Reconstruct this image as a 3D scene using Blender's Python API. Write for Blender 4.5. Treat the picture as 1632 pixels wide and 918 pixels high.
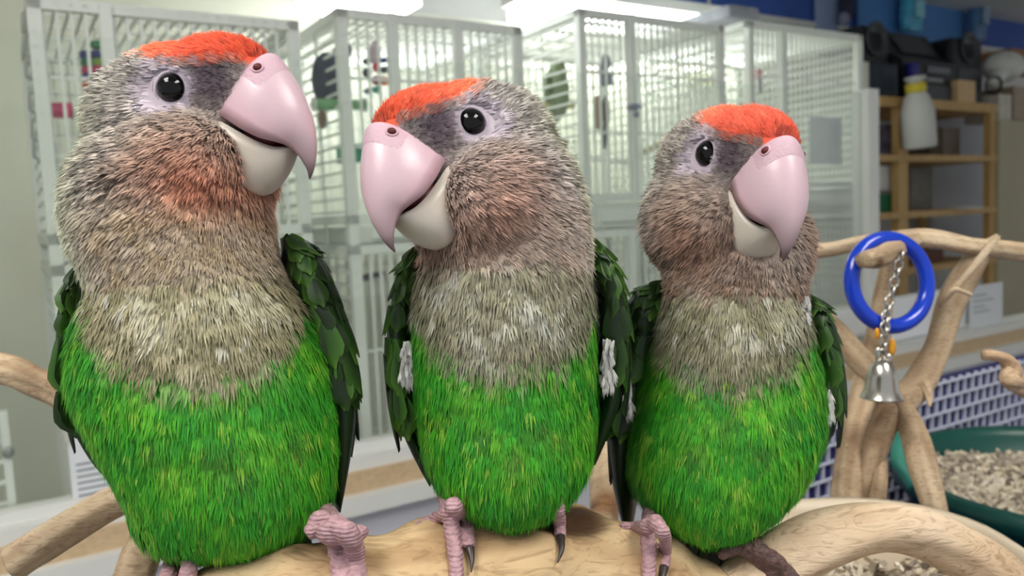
import bpy, bmesh, math, random
import numpy as np
from mathutils import Vector, Matrix
random.seed(7); RNG = np.random.default_rng(7)
S = bpy.context.scene
for o in list(bpy.data.objects): bpy.data.objects.remove(o)
COL = S.collection
PI = math.pi

# ---------------------------------------------------------------- camera
FPX = 1281.0; CX, CY = 816.0, 459.0
PITCH = math.radians(5.0); ROLL = math.radians(2.5)
CAM = np.array([0., 0., 1.35])
_F = np.array([0, math.cos(PITCH), -math.sin(PITCH)])
_r0 = np.array([1., 0, 0]); _u0 = np.array([0, math.sin(PITCH), math.cos(PITCH)])
_R = _r0*math.cos(ROLL) - _u0*math.sin(ROLL)
_U = _r0*math.sin(ROLL) + _u0*math.cos(ROLL)
cd = bpy.data.cameras.new('camera'); cam = bpy.data.objects.new('camera', cd); COL.objects.link(cam)
cam.matrix_world = Matrix([[_R[i], _U[i], -_F[i], CAM[i]] for i in range(3)] + [[0, 0, 0, 1]])
cd.sensor_width = 36; cd.lens = 36*FPX/1632; cd.clip_start = 0.01
cd.dof.use_dof = True; cd.dof.focus_distance = 0.29; cd.dof.aperture_fstop = 15
S.camera = cam
# ---------------------------------------------------------------- world, light, exposure
w = bpy.data.worlds.new('world'); S.world = w; w.use_nodes = True
w.node_tree.nodes['Background'].inputs[0].default_value = (0.92, 0.96, 1.0, 1)
w.node_tree.nodes['Background'].inputs[1].default_value = 0.50  # added even ambient fill, standing in for bounce from the unbuilt shop walls
S.view_settings.view_transform = 'Standard'; S.view_settings.look = 'None'
S.view_settings.gamma = 1; S.view_settings.use_curve_mapping = False
S.view_settings.exposure = 0.0
LAMP = 15.0        # radiance of the fluorescent diffusers over the shop floor
LAMP_FAR = 22.0     # tubes over the cages

# ---------------------------------------------------------------- helpers
def at(px, py, d):
    return CAM + d*(_F + (px-CX)/FPX*_R - (py-CY)/FPX*_U)
def c2w(P):                       # camera-space cm (x right, y down, z forward) -> world metres
    P = np.asarray(P, float)
    return CAM + 0.01*(P[..., 0:1]*_R - P[..., 1:2]*_U + P[..., 2:3]*_F)
def w2px(P):
    q = P-CAM; z = q@_F
    return np.stack([CX+FPX*(q@_R)/z, CY-FPX*(q@_U)/z, z], -1)
# frame of the glass partition: u along it (right end further away), n away from the camera
TH = math.radians(32); UV = np.array([math.cos(TH), math.sin(TH), 0]); NV = np.array([-math.sin(TH), math.cos(TH), 0])
W0 = np.array([-0.78, 1.23, 0])
def W(a, b, z): return W0 + a*UV + b*NV + np.array([0, 0, z])
def hit(px, py, b):
    dr = _F + (px-CX)/FPX*_R - (py-CY)/FPX*_U
    t = (b - (CAM-W0)@NV)/(dr@NV); p = CAM + t*dr
    return (p-W0)@UV, p[2]
ROTW = Matrix.Rotation(TH, 4, 'Z')

MATS = {}
def lin(c):
    return tuple(((v/255)/12.92 if v/255 <= .04045 else ((v/255+.055)/1.055)**2.4) for v in c)
def mat(name, col, rough=.6, var=.08, scale=30, metal=0, bump=0, spec=.4, stretch=None, col2=None, emit=0, coat=0, trans=0):
    if name in MATS: return MATS[name]
    m = bpy.data.materials.new(name); m.use_nodes = True; nt = m.node_tree; N = nt.nodes; b = N['Principled BSDF']
    b.inputs['Roughness'].default_value = rough; b.inputs['Metallic'].default_value = metal
    b.inputs['Specular IOR Level'].default_value = spec; b.inputs['Coat Weight'].default_value = coat
    b.inputs['Transmission Weight'].default_value = trans
    tc = N.new('ShaderNodeTexCoord'); mp = N.new('ShaderNodeMapping'); no = N.new('ShaderNodeTexNoise'); rp = N.new('ShaderNodeValToRGB')
    mp.inputs['Scale'].default_value = stretch or (1, 1, 1)
    no.inputs['Scale'].default_value = scale; no.inputs['Detail'].default_value = 5
    c = lin(col); c2 = lin(col2) if col2 else tuple(x*(1-var*2) for x in c)
    if not col2: c = tuple(min(1, x*(1+var)) for x in c)
    rp.color_ramp.elements[0].color = (*c2, 1); rp.color_ramp.elements[1].color = (*c, 1)
    rp.color_ramp.elements[0].position = .3; rp.color_ramp.elements[1].position = .68
    L = nt.links
    L.new(tc.outputs['Object'], mp.inputs[0]); L.new(mp.outputs[0], no.inputs['Vector']); L.new(no.outputs['Fac'], rp.inputs[0]); L.new(rp.outputs[0], b.inputs['Base Color'])
    if bump:
        bp = N.new('ShaderNodeBump'); bp.inputs['Strength'].default_value = bump; bp.inputs['Distance'].default_value = .002
        L.new(no.outputs['Fac'], bp.inputs['Height']); L.new(bp.outputs[0], b.inputs['Normal'])
    if emit:
        L.new(rp.outputs[0], b.inputs['Emission Color']); b.inputs['Emission Strength'].default_value = emit
    MATS[name] = m; return m
def vcmat(name, rough=.6, spec=.3, sheen=0, bump=0, bscale=200, trl=0):
    if name in MATS: return MATS[name]
    m = bpy.data.materials.new(name); m.use_nodes = True; nt = m.node_tree; b = nt.nodes['Principled BSDF']
    a = nt.nodes.new('ShaderNodeVertexColor'); a.layer_name = 'Col'; nt.links.new(a.outputs[0], b.inputs['Base Color'])
    b.inputs['Roughness'].default_value = rough; b.inputs['Specular IOR Level'].default_value = spec
    b.inputs['Sheen Weight'].default_value = sheen
    if bump:
        no = nt.nodes.new('ShaderNodeTexNoise'); no.inputs['Scale'].default_value = bscale; no.inputs['Detail'].default_value = 4
        tc = nt.nodes.new('ShaderNodeTexCoord'); nt.links.new(tc.outputs['Object'], no.inputs['Vector'])
        bp = nt.nodes.new('ShaderNodeBump'); bp.inputs['Strength'].default_value = bump; bp.inputs['Distance'].default_value = .0006
        nt.links.new(no.outputs['Fac'], bp.inputs['Height']); nt.links.new(bp.outputs[0], b.inputs['Normal'])
    MATS[name] = m; return m

def tag(o, label=None, cat=None, group=None, kind=None):
    if label: o['label'] = label
    if cat: o['category'] = cat
    if group: o['group'] = group
    if kind: o['kind'] = kind
    return o
def mesh(name, V, Fc, m, parent=None, smooth=True, cols=None):
    me = bpy.data.meshes.new(name)
    V = np.asarray(V, float)
    if parent is not None: V = V - np.array(parent['_o'])
    me.from_pydata(V.tolist(), [], [list(map(int, f)) for f in Fc]); me.update()
    if smooth: me.polygons.foreach_set('use_smooth', [True]*len(me.polygons))
    if cols is not None:
        at_ = me.color_attributes.new('Col', 'FLOAT_COLOR', 'POINT')
        at_.data.foreach_set('color', np.c_[cols, np.ones(len(cols))].astype(np.float32).ravel())
    me.materials.append(m)
    o = bpy.data.objects.new(name, me); COL.objects.link(o)
    if parent is not None:
        o.parent = parent; o['_o'] = parent['_o']
    else: o['_o'] = [0., 0., 0.]
    return o
def thing(name, loc, label, cat, group=None):
    o = bpy.data.objects.new(name, None); COL.objects.link(o); o.location = [float(x) for x in loc]; o['_o'] = [float(x) for x in loc]
    o.empty_display_size = .02
    return tag(o, label, cat, group)
def struct(o, label=None, cat=None):
    o['kind'] = 'structure'
    if label: o['label'] = label
    if cat: o['category'] = cat
    return o
class MB:
    def __init__(s): s.V = []; s.F = []; s.C = []
    def add(s, V, F, col=None):
        n = len(s.V); V = np.asarray(V, float); s.V.extend(V.tolist()); s.F.extend([[i+n for i in f] for f in F])
        if col is not None:
            c = np.asarray(col, float); s.C.extend((np.broadcast_to(c, (len(V), 3))).tolist())
        return s
    def build(s, name, m, parent=None, smooth=False):
        return mesh(name, s.V, s.F, m, parent, smooth, np.array(s.C) if s.C else None)
BOXF = [(0, 3, 2, 1), (4, 5, 6, 7), (0, 1, 5, 4), (1, 2, 6, 5), (2, 3, 7, 6), (3, 0, 4, 7)]
def wbox(a0, a1, b0, b1, z0, z1):     # box aligned with the partition
    return [W(a0, b0, z0), W(a1, b0, z0), W(a1, b1, z0), W(a0, b1, z0), W(a0, b0, z1), W(a1, b0, z1), W(a1, b1, z1), W(a0, b1, z1)], BOXF
def bevbox(name, a0, a1, b0, b1, z0, z1, m, parent=None, bev=.006):
    V, F = wbox(a0, a1, b0, b1, z0, z1)
    o = mesh(name, V, F, m, parent, False)
    bm = bmesh.new(); bm.from_mesh(o.data)
    bmesh.ops.bevel(bm, geom=bm.edges[:], offset=bev, segments=2, affect='EDGES', profile=.7); bm.to_mesh(o.data); bm.free()
    o.data.materials.clear(); o.data.materials.append(m)
    return o
def frame(t):
    t = t/np.linalg.norm(t); a = np.array([0, 0, 1.]) if abs(t[2]) < .9 else np.array([1., 0, 0])
    x = np.cross(a, t); x /= np.linalg.norm(x); return x, np.cross(t, x)
def spline(P, n):
    P = np.asarray(P, float); k = len(P)
    Q = np.vstack([2*P[0]-P[1], P, 2*P[-1]-P[-2]]); out = []
    for s in np.linspace(0, k-1-1e-9, n):
        i = int(s); t = s-i; a, b, c, d = Q[i], Q[i+1], Q[i+2], Q[i+3]
        out.append(.5*((2*b)+(c-a)*t+(2*a-5*b+4*c-d)*t*t+(3*b-a-3*c+d)*t**3))
    return np.array(out)
def tube(P, r, nr=10, caps=True, noise=0, seed=0, flat=None, knots=()):
    P = np.asarray(P, float); n = len(P); r = np.broadcast_to(np.asarray(r, float), (n,))
    V = []; F = []; x = None; rg = np.random.default_rng(seed); ph = rg.uniform(0, 6.28, 12)
    for i in range(n):
        t = P[min(i+1, n-1)]-P[max(i-1, 0)]; t /= np.linalg.norm(t)
        if x is None: x, y = frame(t)
        else:
            x = x-t*(x@t); x /= np.linalg.norm(x); y = np.cross(t, x)
        for j in range(nr):
            a = 2*PI*j/nr; k = 1.
            if noise:
                k += noise*(.5*math.sin(2*a+i*.21+ph[0])+.35*math.sin(3*a-i*.16+ph[1])+.3*math.sin(5*a+i*.11+ph[2])+.4*math.sin(i*.45+ph[3])*math.sin(a+ph[4])+.16*math.sin(9*a+i*.07+ph[5]))
            p = P[i]+r[i]*k*(math.cos(a)*x+math.sin(a)*y)
            V.append(p)
    for i in range(n-1):
        for j in range(nr):
            F.append((i*nr+j, i*nr+(j+1) % nr, (i+1)*nr+(j+1) % nr, (i+1)*nr+j))
    if caps:
        for e, rev in ((0, True), (n-1, False)):
            c = len(V); V.append(P[e])
            for j in range(nr):
                q = (e*nr+j, e*nr+(j+1) % nr, c); F.append(q[::-1] if rev else q)
    V = np.array(V)
    for kp, kr, kd in knots:
        d = np.linalg.norm(V-kp, axis=1); g = np.exp(-(d/kr)**2)
        i = np.repeat(np.arange(n), nr); ctr = P[i] if len(V) == n*nr else np.vstack([P[i], P[[0, -1]]])
        dv = ctr-V; L = np.linalg.norm(dv, axis=1, keepdims=True)+1e-9
        V = V+dv/L*(g*kd)[:, None]
    return V, F
def lathe(prof, c, axis=(0, 0, 1), n=24):
    ax = np.array(axis, float); ax /= np.linalg.norm(ax); x, y = frame(ax); V = []; F = []; c = np.asarray(c, float)
    for r, h in prof:
        for j in range(n):
            a = 2*PI*j/n; V.append(c+ax*h+r*(math.cos(a)*x+math.sin(a)*y))
    k = len(prof)
    for i in range(k-1):
        for j in range(n): F.append((i*n+j, i*n+(j+1) % n, (i+1)*n+(j+1) % n, (i+1)*n+j))
    if prof[0][0] > 1e-6: F.append(tuple(range(n))[::-1])
    if prof[-1][0] > 1e-6: F.append(tuple((k-1)*n+j for j in range(n)))
    return V, F
def torus(c, R, r, axis, n=40, m=10, ex=1., ref=None):
    ax = np.array(axis, float); ax /= np.linalg.norm(ax)
    if ref is None: x, y = frame(ax)
    else:
        x = np.array(ref, float); x -= ax*(x@ax); x /= np.linalg.norm(x); y = np.cross(ax, x)
    V = []; F = []
    for i in range(n):
        a = 2*PI*i/n; d = math.cos(a)*x*ex+math.sin(a)*y
        for j in range(m):
            b = 2*PI*j/m; V.append(np.asarray(c)+d*(R+r*math.cos(b))+ax*r*math.sin(b))
    for i in range(n):
        for j in range(m): F.append((i*m+j, ((i+1) % n)*m+j, ((i+1) % n)*m+(j+1) % m, i*m+(j+1) % m))
    return V, F
def ellipsoid(c, rad, A=None, nu=28, nv=16):
    V = []; F = []
    for i in range(nv+1):
        th = PI*i/nv
        for j in range(nu):
            a = 2*PI*j/nu; V.append((math.sin(th)*math.cos(a), math.sin(th)*math.sin(a), math.cos(th)))
    V = np.array(V)*np.array(rad)
    if A is not None: V = V@np.asarray(A).T
    V = V+np.asarray(c)
    for i in range(nv):
        for j in range(nu): F.append((i*nu+j, (i+1)*nu+j, (i+1)*nu+(j+1) % nu, i*nu+(j+1) % nu))
    return V, F

# ================================================================ SETTING
M_white = mat('white paint', (226, 226, 222), .5, .02, 6)
M_cream = mat('cream wall', (222, 222, 204), .7, .02, 4)
M_beige = mat('beige wall', (206, 203, 184), .7, .02, 4)
M_ceil = mat('ceiling tile', (225, 228, 226), .8, .03, 12)
M_floor = mat('vinyl floor', (150, 146, 138), .45, .06, 9)
M_blue = mat('blue wall', (58, 92, 172), .6, .05, 5)
M_low = mat('pale grey laminate', (205, 205, 216), .45, .02, 5)
M_tan = mat('raw wood edge', (205, 178, 142), .6, .08, 20, stretch=(1, 8, 8))
SILL = 0.90
def strip(name, a0, a1, b0, b1, z0, z1, m): return struct(mesh(name, *wbox(a0, a1, b0, b1, z0, z1), m, None, False))
fl = struct(mesh('floor', [(-4, -1.5, 0), (9, -1.5, 0), (9, 9, 0), (-4, 9, 0), (-4, -1.5, -.05), (9, -1.5, -.05), (9, 9, -.05), (-4, 9, -.05)], [f[::-1] for f in BOXF], M_floor, None, False))
ce = struct(mesh('ceiling', [(-4, -.9, 2.6), (9, -.9, 2.6), (9, 9, 2.6), (-4, 9, 2.6), (-4, -.9, 2.66), (9, -.9, 2.66), (9, 9, 2.66), (-4, 9, 2.66)], BOXF, M_ceil, None, False))
aEnd = hit(1395, 300, 0)[0]
strip('wall_low', -1.2, 4.2, 0, .06, 0, SILL-.10, M_low)
strip('trim_1', -1.2, 4.2, -.035, .10, SILL-.10, SILL-.065, M_white)
strip('trim_2', -1.2, 4.2, -.012, .10, SILL-.065, SILL-.025, M_tan)
strip('trim_3', -1.2, 4.2, .0, .10, SILL-.025, SILL, M_white)
strip('wall_cages', -1.2, hit(1385, 200, .95)[0], .95, 1.0, 0, 2.02, M_cream)
strip('wall_left', -.86, -.8, .10, .95, 0, 2.6, M_beige)
bw = 1.62
strip('wall_back', .5, 7.5, bw, bw+.06, 0, hit(1600, 79, bw)[1], M_white)
strip('wall_back_upper', .5, 7.5, bw, bw+.06, hit(1600, 79, bw)[1], 2.6, M_blue)
strip('trim_4', 3, 7.5, bw-.02, bw, hit(1600, 79, bw)[1]-.03, hit(1600, 79, bw)[1], M_white)
# glass screen on the sill
g = bpy.data.materials.new('clear glass'); g.use_nodes = True; nt = g.node_tree; nt.nodes.clear()
ou = nt.nodes.new('ShaderNodeOutputMaterial'); mx = nt.nodes.new('ShaderNodeMixShader'); tr = nt.nodes.new('ShaderNodeBsdfTransparent'); gl = nt.nodes.new('ShaderNodeBsdfGlossy');
tr.inputs[0].default_value = (.97, .985, .97, 1); gl.inputs['Roughness'].default_value = .06
df = nt.nodes.new('ShaderNodeBsdfDiffuse'); df.inputs[0].default_value = (.86, .9, .86, 1); m2 = nt.nodes.new('ShaderNodeMixShader'); nz = nt.nodes.new('ShaderNodeTexNoise'); nz.inputs['Scale'].default_value = 3
mr = nt.nodes.new('ShaderNodeMapRange'); mr.inputs[3].default_value = .0; mr.inputs[4].default_value = .03
nt.links.new(nz.outputs['Fac'], mr.inputs[0]); nt.links.new(mr.outputs[0], m2.inputs[0]); nt.links.new(tr.outputs[0], m2.inputs[1]); nt.links.new(df.outputs[0], m2.inputs[2])
lw = nt.nodes.new('ShaderNodeLayerWeight'); pw_ = nt.nodes.new('ShaderNodeMath'); pw_.operation = 'POWER'; pw_.inputs[1].default_value = 4; ma = nt.nodes.new('ShaderNodeMath'); ma.operation = 'MULTIPLY_ADD'; ma.inputs[1].default_value = .35; ma.inputs[2].default_value = .035
nt.links.new(lw.outputs['Facing'], pw_.inputs[0]); nt.links.new(pw_.outputs[0], ma.inputs[0]); nt.links.new(ma.outputs[0], mx.inputs[0]); nt.links.new(m2.outputs[0], mx.inputs[1]); nt.links.new(gl.outputs[0], mx.inputs[2]); nt.links.new(mx.outputs[0], ou.inputs[0])
GTOP = SILL+.775
win = struct(mesh('window_1', *wbox(-1.1, aEnd, .045, .049, SILL, GTOP), g, None, False))
win['_o'] = [0., 0., 0.]
def gpart(name, a0, a1, b0, b1, z0, z1): return mesh(name, *wbox(a0, a1, b0, b1, z0, z1), M_white, win, False)
gpart('end_post', aEnd, aEnd+.05, .02, .075, SILL, GTOP+.01)
gpart('bottom_channel', -1.1, aEnd, .03, .065, SILL, SILL+.018)

# ceiling fluorescent troffers over the shop floor (the lamps the eyes reflect)
M_lamp = mat('lamp diffuser', (255, 253, 246), .5, 0, 3, emit=LAMP)
M_lampf = mat('cage tube light', (250, 255, 255), .5, 0, 3, emit=LAMP_FAR)
def troffer(name, x, y, lx, ly, label):
    t = thing('ceiling_light_'+name, (x, y, 2.6), label, 'ceiling light')
    b = MB()
    for (x0, x1, y0, y1) in ((x-lx-.03, x-lx, y-ly-.03, y+ly+.03), (x+lx, x+lx+.03, y-ly-.03, y+ly+.03), (x-lx, x+lx, y-ly-.03, y-ly), (x-lx, x+lx, y+ly, y+ly+.03)):
        b.add([(x0, y0, 2.55), (x1, y0, 2.55), (x1, y1, 2.55), (x0, y1, 2.55), (x0, y0, 2.6), (x1, y0, 2.6), (x1, y1, 2.6), (x0, y1, 2.6)], BOXF)
    b.build('housing', M_white, t)
    mesh('diffuser_'+name, [(x-lx, y-ly, 2.56), (x+lx, y-ly, 2.56), (x+lx, y+ly, 2.56), (x-lx, y+ly, 2.56), (x-lx, y-ly, 2.59), (x+lx, y-ly, 2.59), (x+lx, y+ly, 2.59), (x-lx, y+ly, 2.59)], BOXF, M_lamp, t, False)
troffer('left_offscreen', -.75, -.35, .3, .5, 'white ceiling troffer light over the shop floor, beside the left wall')
troffer('right_offscreen', .95, -.35, .3, .5, 'white ceiling troffer light over the shop floor, above the play table')
def tubelight(a0, a1, b, z, label):
    t = thing('hanging_light', W((a0+a1)/2, b, z), label, 'hanging light')
    mesh('reflector', *wbox(a0, a1, b-.11, b+.11, z+.05, z+.09), M_white, t, False)
    mesh('tube_cover', *wbox(a0+.02, a1-.02, b-.1, b+.1, z, z+.05), M_lampf, t, False)
    for a in (a0+.15, a1-.15): mesh('suspension_rod', *tube([W(a, b, z+.09), W(a, b, 2.6)], .006, 6), M_white, t)
p = hit(480, 6, .6); q = hit(655, 6, .6)
tubelight(p[0], q[0], .6, p[1]+.0, 'white hanging tube light above the cage with dark toys')
p = hit(930, 40, .93); q = hit(1190, 40, .93)
tubelight(p[0]-.3, q[0]-.1, .9, p[1]-.0, 'long white hanging tube light behind the cage with the green bird')

# ================================================================ CAGES
M_cage = mat('white powder coat', (226, 229, 222), .45, .02, 10)
M_tray = mat('cage drawer', (214, 217, 208), .5, .02, 10)
def cage(px0, px1, ytop, ytray0, ytray1, depth, label, doors=(), b=.17, bar=.022, zlow=.72, sidev=True, low_post=None):
    a0 = hit(px0, (ytop+ytray0)/2, b)[0]; a1 = hit(px1, (ytop+ytray0)/2, b)[0]
    pm = (px0+px1)/2
    zt = hit(px0, ytop, b)[1]; z1 = hit(pm, ytray0, b)[1]; z0 = hit(pm, ytray1, b)[1]
    b1 = b+depth
    t = thing('bird_cage', W((a0+a1)/2, b+depth/2, zlow), label, 'cage', 'white wire bird cages behind the glass screen')
    pw = .011
    for (a, bb) in ((a0, b), (a1-2*pw, b), (a0, b1-2*pw), (a1-2*pw, b1-2*pw)):
        mesh('post', *wbox(a, a+2*pw, bb, bb+2*pw, zlow, zt), M_cage, t, False)
    for z in (zt-.02, z1, z0-.02, zlow):
        for bb in (b, b1-.02): mesh('rail', *wbox(a0, a1, bb, bb+.018, z, z+.02), M_cage, t, False)
        for a in (a0, a1-.02): mesh('rail', *wbox(a, a+.018, b, b1, z, z+.02), M_cage, t, False)
    # front bars (vertical), back grid, side bars (horizontal)
    fb = MB(); r = .0026
    n = int((a1-a0)/bar)
    for i in range(1, n):
        a = a0+(a1-a0)*i/n
        fb.add(*wbox(a-r, a+r, b+.006, b+.006+2*r, z1+.02, zt-.02)); fb.add(*wbox(a-r, a+r, b+.006, b+.006+2*r, zlow+.02, z0-.02))
    for z in (z1+(zt-z1)*.36, z1+(zt-z1)*.68, zlow+(z0-zlow)*.25, zlow+(z0-zlow)*.6): fb.add(*wbox(a0, a1, b+.011, b+.016, z, z+.006))
    fb.build('front_bars', M_cage, t)['kind'] = 'stuff'
    sb = MB()
    for a in (a0+.006, a1-.012):
        k = int((zt-z1)/.028)
        for i in range(1, k):
            z = z1+(zt-z1)*i/k; sb.add(*wbox(a, a+2*r, b, b1, z-r, z+r))
        k = int((z0-zlow)/.028)
        for i in range(1, k):
            z = zlow+(z0-zlow)*i/k; sb.add(*wbox(a, a+2*r, b, b1, z-r, z+r))
        for bb in (b+depth*.33, b+depth*.66): sb.add(*wbox(a, a+2*r, bb-r, bb+r, zlow, zt))
    sb.build('side_bars', M_cage, t)['kind'] = 'stuff'
    bk = MB(); n2 = int((a1-a0)/(bar*1.3))
    for i in range(1, n2):
        a = a0+(a1-a0)*i/n2; bk.add(*wbox(a-r, a+r, b1-.012, b1-.012+2*r, zlow, zt))
    k = int((zt-zlow)/.045)
    for i in range(1, k):
        z = zlow+(zt-zlow)*i/k; bk.add(*wbox(a0, a1, b1-.012, b1-.012+2*r, z-r, z+r))
    bk.build('back_bars', M_cage, t)['kind'] = 'stuff'
    tb = MB()
    for i in range(1, n):
        a = a0+(a1-a0)*i/n; tb.add(*wbox(a-r, a+r, b, b1, zt-.012, zt-.012+2*r))
    for i in range(1, 5):
        bb = b+depth*i/5; tb.add(*wbox(a0, a1, bb-r, bb+r, zt-.008, zt-.008+2*r))
    tb.build('roof_bars', M_cage, t)['kind'] = 'stuff'
    # litter drawer between the two storeys
    d = bevbox('drawer', a0+.02, a1-.02, b+.004, b1-.02, z0+.004, z1-.004, M_tray, t, .004)
    zc = (z0+z1)/2
    mesh('drawer_panel', *wbox(a0+.05, a1-.05, b-.004, b+.004, z0+(z1-z0)*.28, z1-(z1-z0)*.28), M_cage, d, False)
    mesh('drawer_pull', *wbox((a0+a1)/2-.04, (a0+a1)/2+.04, b-.016, b-.004, zc-.006, zc+.006), M_cage, d, False)
    mesh('floor_pan', *wbox(a0+.02, a1-.02, b+.02, b1-.02, zlow+.02, zlow+.05), M_tray, t, False)
    for x in doors:
        a = hit(x, (ytop+ytray0)/2, b)[0]
        mesh('door_post', *wbox(a-.01, a+.01, b-.004, b+.012, z1, zt), M_cage, t, False)
    if low_post:
        a = hit(low_post, 420, b)[0]
        mesh('door_post', *wbox(a-.01, a+.01, b-.004, b+.012, zlow, z0), M_cage, t, False)
    for i, (sa) in enumerate((a0+.03, a1-.03)):
        for bb in (b+.03, b1-.03): mesh('leg', *tube([W(sa, bb, 0), W(sa, bb, zlow)], .011, 8), M_cage, t)
    return dict(a0=a0, a1=a1, zt=zt, z1=z1, z0=z0, b=b, b1=b1, t=t)
cA = cage(58, 486, -6, 382, 412, .5, 'white wire cage with rainbow bead toy and pink perch, beside the beige wall', (182,))
cB = cage(546, 838, 12, 352, 384, .5, 'white wire cage with dark hanging toys and teal dishes', (632, 735))
cC = cage(927, 1157, 12, 318, 362, .55, 'white wire cage with a small green bird on a yellow perch', (1010,), b=.2, low_post=1008)
cD = cage(1196, 1376, 32, 300, 340, .55, 'white wire cage at the post end of the glass screen, holding a small red toy', (1250,), b=.24)
# latch hooks on the outer side of the first cage
hk = MB()
for y in (40, 75, 110, 165, 210, 240):
    a, z = hit(47+y*.09, y, .17); hk.add(*tube([W(a, .18, z+.03), W(a-.012, .18, z+.02), W(a-.014, .18, z-.01), W(a, .18, z-.02)], .0025, 6))
hk.build('latch_hooks', mat('zinc', (150, 152, 148), .4, .05, 20, metal=.6), cA['t'], True)['kind'] = 'stuff'

def plast(n, c, rough=.35): return mat('plastic '+n, c, rough, .04, 20)
P_pink = plast('pink', (222, 70, 120)); P_grn = plast('green', (50, 140, 85)); P_blu = plast('blue', (50, 55, 135)); P_lime = plast('lime', (150, 190, 50)); P_or = plast('orange', (232, 110, 70))
P_teal = plast('teal', (50, 160, 130)); P_sky = plast('sky', (110, 160, 180)); P_dk = mat('dark cloth', (52, 56, 76), .8, .2, 60); P_red = plast('red', (215, 50, 75)); P_blk = plast('black', (40, 42, 48))
P_yel = plast('yellow', (225, 215, 120)); P_grnl = plast('leaf', (110, 165, 110)); P_gry = mat('grey cloth', (140, 145, 165), .8, .15, 60); P_brn = mat('brown wood toy', (150, 125, 100), .7, .15, 40); P_mar = plast('maroon', (160, 40, 75))
# rainbow bead toy in cage A
a, z = hit(155, 105, .32)
t = thing('bead_toy', W(a, .32, z), 'stacked rainbow bead toy hanging in the cage beside the beige wall', 'bird toy')
s = 1.5/FPX*1.0
for (x, y, m_) in ((138, 88, P_blu), (155, 72, P_grn), (172, 80, P_grn), (155, 88, P_blu), (172, 90, P_blu), (140, 100, P_grn), (156, 100, P_lime), (172, 100, P_lime), (141, 113, P_pink), (157, 111, P_pink), (173, 112, P_mar), (142, 123, P_blu), (158, 124, P_blu), (174, 121, P_mar), (143, 137, P_or), (158, 138, P_or)):
    aa, zz = hit(x, y, .32); mesh('bead', *lathe([(.002, -.008), (.010, -.0075), (.0125, -.004), (.0125, .004), (.010, .0075), (.002, .008)], W(aa, .32, zz), (0, 0, 1), 12), m_, t)
mesh('cord', *tube([W(a, .32, z+.02), W(a, .32, cA['zt']-.01)], .002, 6), M_cage, t)
def rod(name, x0, y0, x1, y1, b0, b1, r, m, label, cat, seg=0):
    a0, z0 = hit(x0, y0, b0); a1, z1 = hit(x1, y1, b1); p0 = W(a0, b0, z0); p1 = W(a1, b1, z1)
    t = thing(name, (p0+p1)/2, label, cat)
    mesh('bar', *tube([p0+(p1-p0)*k for k in np.linspace(0, 1, 5)], r, 12), m, t)
    for k in (0, 1): mesh('end_cap', *tube([p0+(p1-p0)*(k*1.0-.02), p0+(p1-p0)*(k*1.0+.02)], r*1.25, 12), M_cage, t)
    return t
rod('perch', 66, 176, 116, 176, .22, .22, .014, P_pink, 'thick pink perch in the cage beside the beige wall', 'perch')
def rect(name, x0, y0, x1, y1, b, dep, m, label=None, cat=None, parent=None, bev=.004, group=None, snap=None):
    a0 = hit(x0, (y0+y1)/2, b)[0]; a1 = hit(x1, (y0+y1)/2, b)[0]; xm = (x0+x1)/2
    z1 = hit(xm, y0, b)[1]; z0 = hit(xm, y1, b)[1]
    if snap is not None: z1 += snap-z0; z0 = snap
    o = bevbox(name, a0, a1, b, b+dep, z0, z1, m, parent, bev)
    if label: tag(o, label, cat, group)
    return o
rect('water_bottle', 74, 224, 92, 270, .21, .03, P_sky, 'pale blue water bottle clipped in the cage beside the beige wall', 'bottle', bev=.008)
# dark plush toy, chain of blocks and dishes in cage B
def lumps(name, L, b, label, cat):
    c = np.mean([[l[0], l[1]] for l in L], 0); a, z = hit(c[0], c[1], b)
    t = thing(name, W(a, b, z), label, cat)
    for (x, y, rx, ry, m, pn) in L:
        a, z = hit(x, y, b); d = (W(a, b, z)-CAM)@_F; k = d/FPX
        mesh(pn, *ellipsoid(W(a, b, z), (rx*k, min(rx, ry)*k*.8, ry*k), None, 16, 10), m, t)
    return t
lumps('plush_toy', [(522, 128, 26, 44, P_dk, 'body'), (540, 98, 14, 22, P_dk, 'hood'), (548, 118, 9, 48, P_blu, 'ribbon'), (514, 190, 8, 16, P_brn, 'tassel'), (554, 80, 7, 12, P_dk, 'tuft')], .30, 'dark grey plush toy hanging in a wire cage', 'bird toy')
t = lumps('block_toy', [(598, 84, 9, 20, mat('pale pink toy', (205, 185, 190), .6), 'bow'), (600, 106, 7, 9, P_red, 'block'), (585, 98, 8, 6, P_blk, 'block'), (612, 96, 8, 5, P_blu, 'block'), (612, 111, 8, 6, P_blk, 'block'), (585, 116, 8, 8, P_blk, 'block'), (600, 128, 8, 8, P_mar, 'block'), (612, 129, 8, 8, P_or, 'block'), (600, 143, 8, 6, P_teal, 'block'), (586, 145, 7, 5, P_gry, 'block')], .26, 'hanging toy of small red, black and teal blocks', 'bird toy')
rod('perch', 500, 166, 582, 167, .24, .24, .012, P_grnl, 'light green perch under the dark grey plush toy', 'perch')
rect('seed_dish', 548, 228, 584, 258, .20, .05, P_teal, 'teal seed dish hooked on cage bars', 'dish', bev=.006)
rod('perch', 562, 446, 612, 436, .26, .26, .007, P_blk, 'thin black perch in the lower storey of the cage with teal dish', 'perch')
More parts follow.
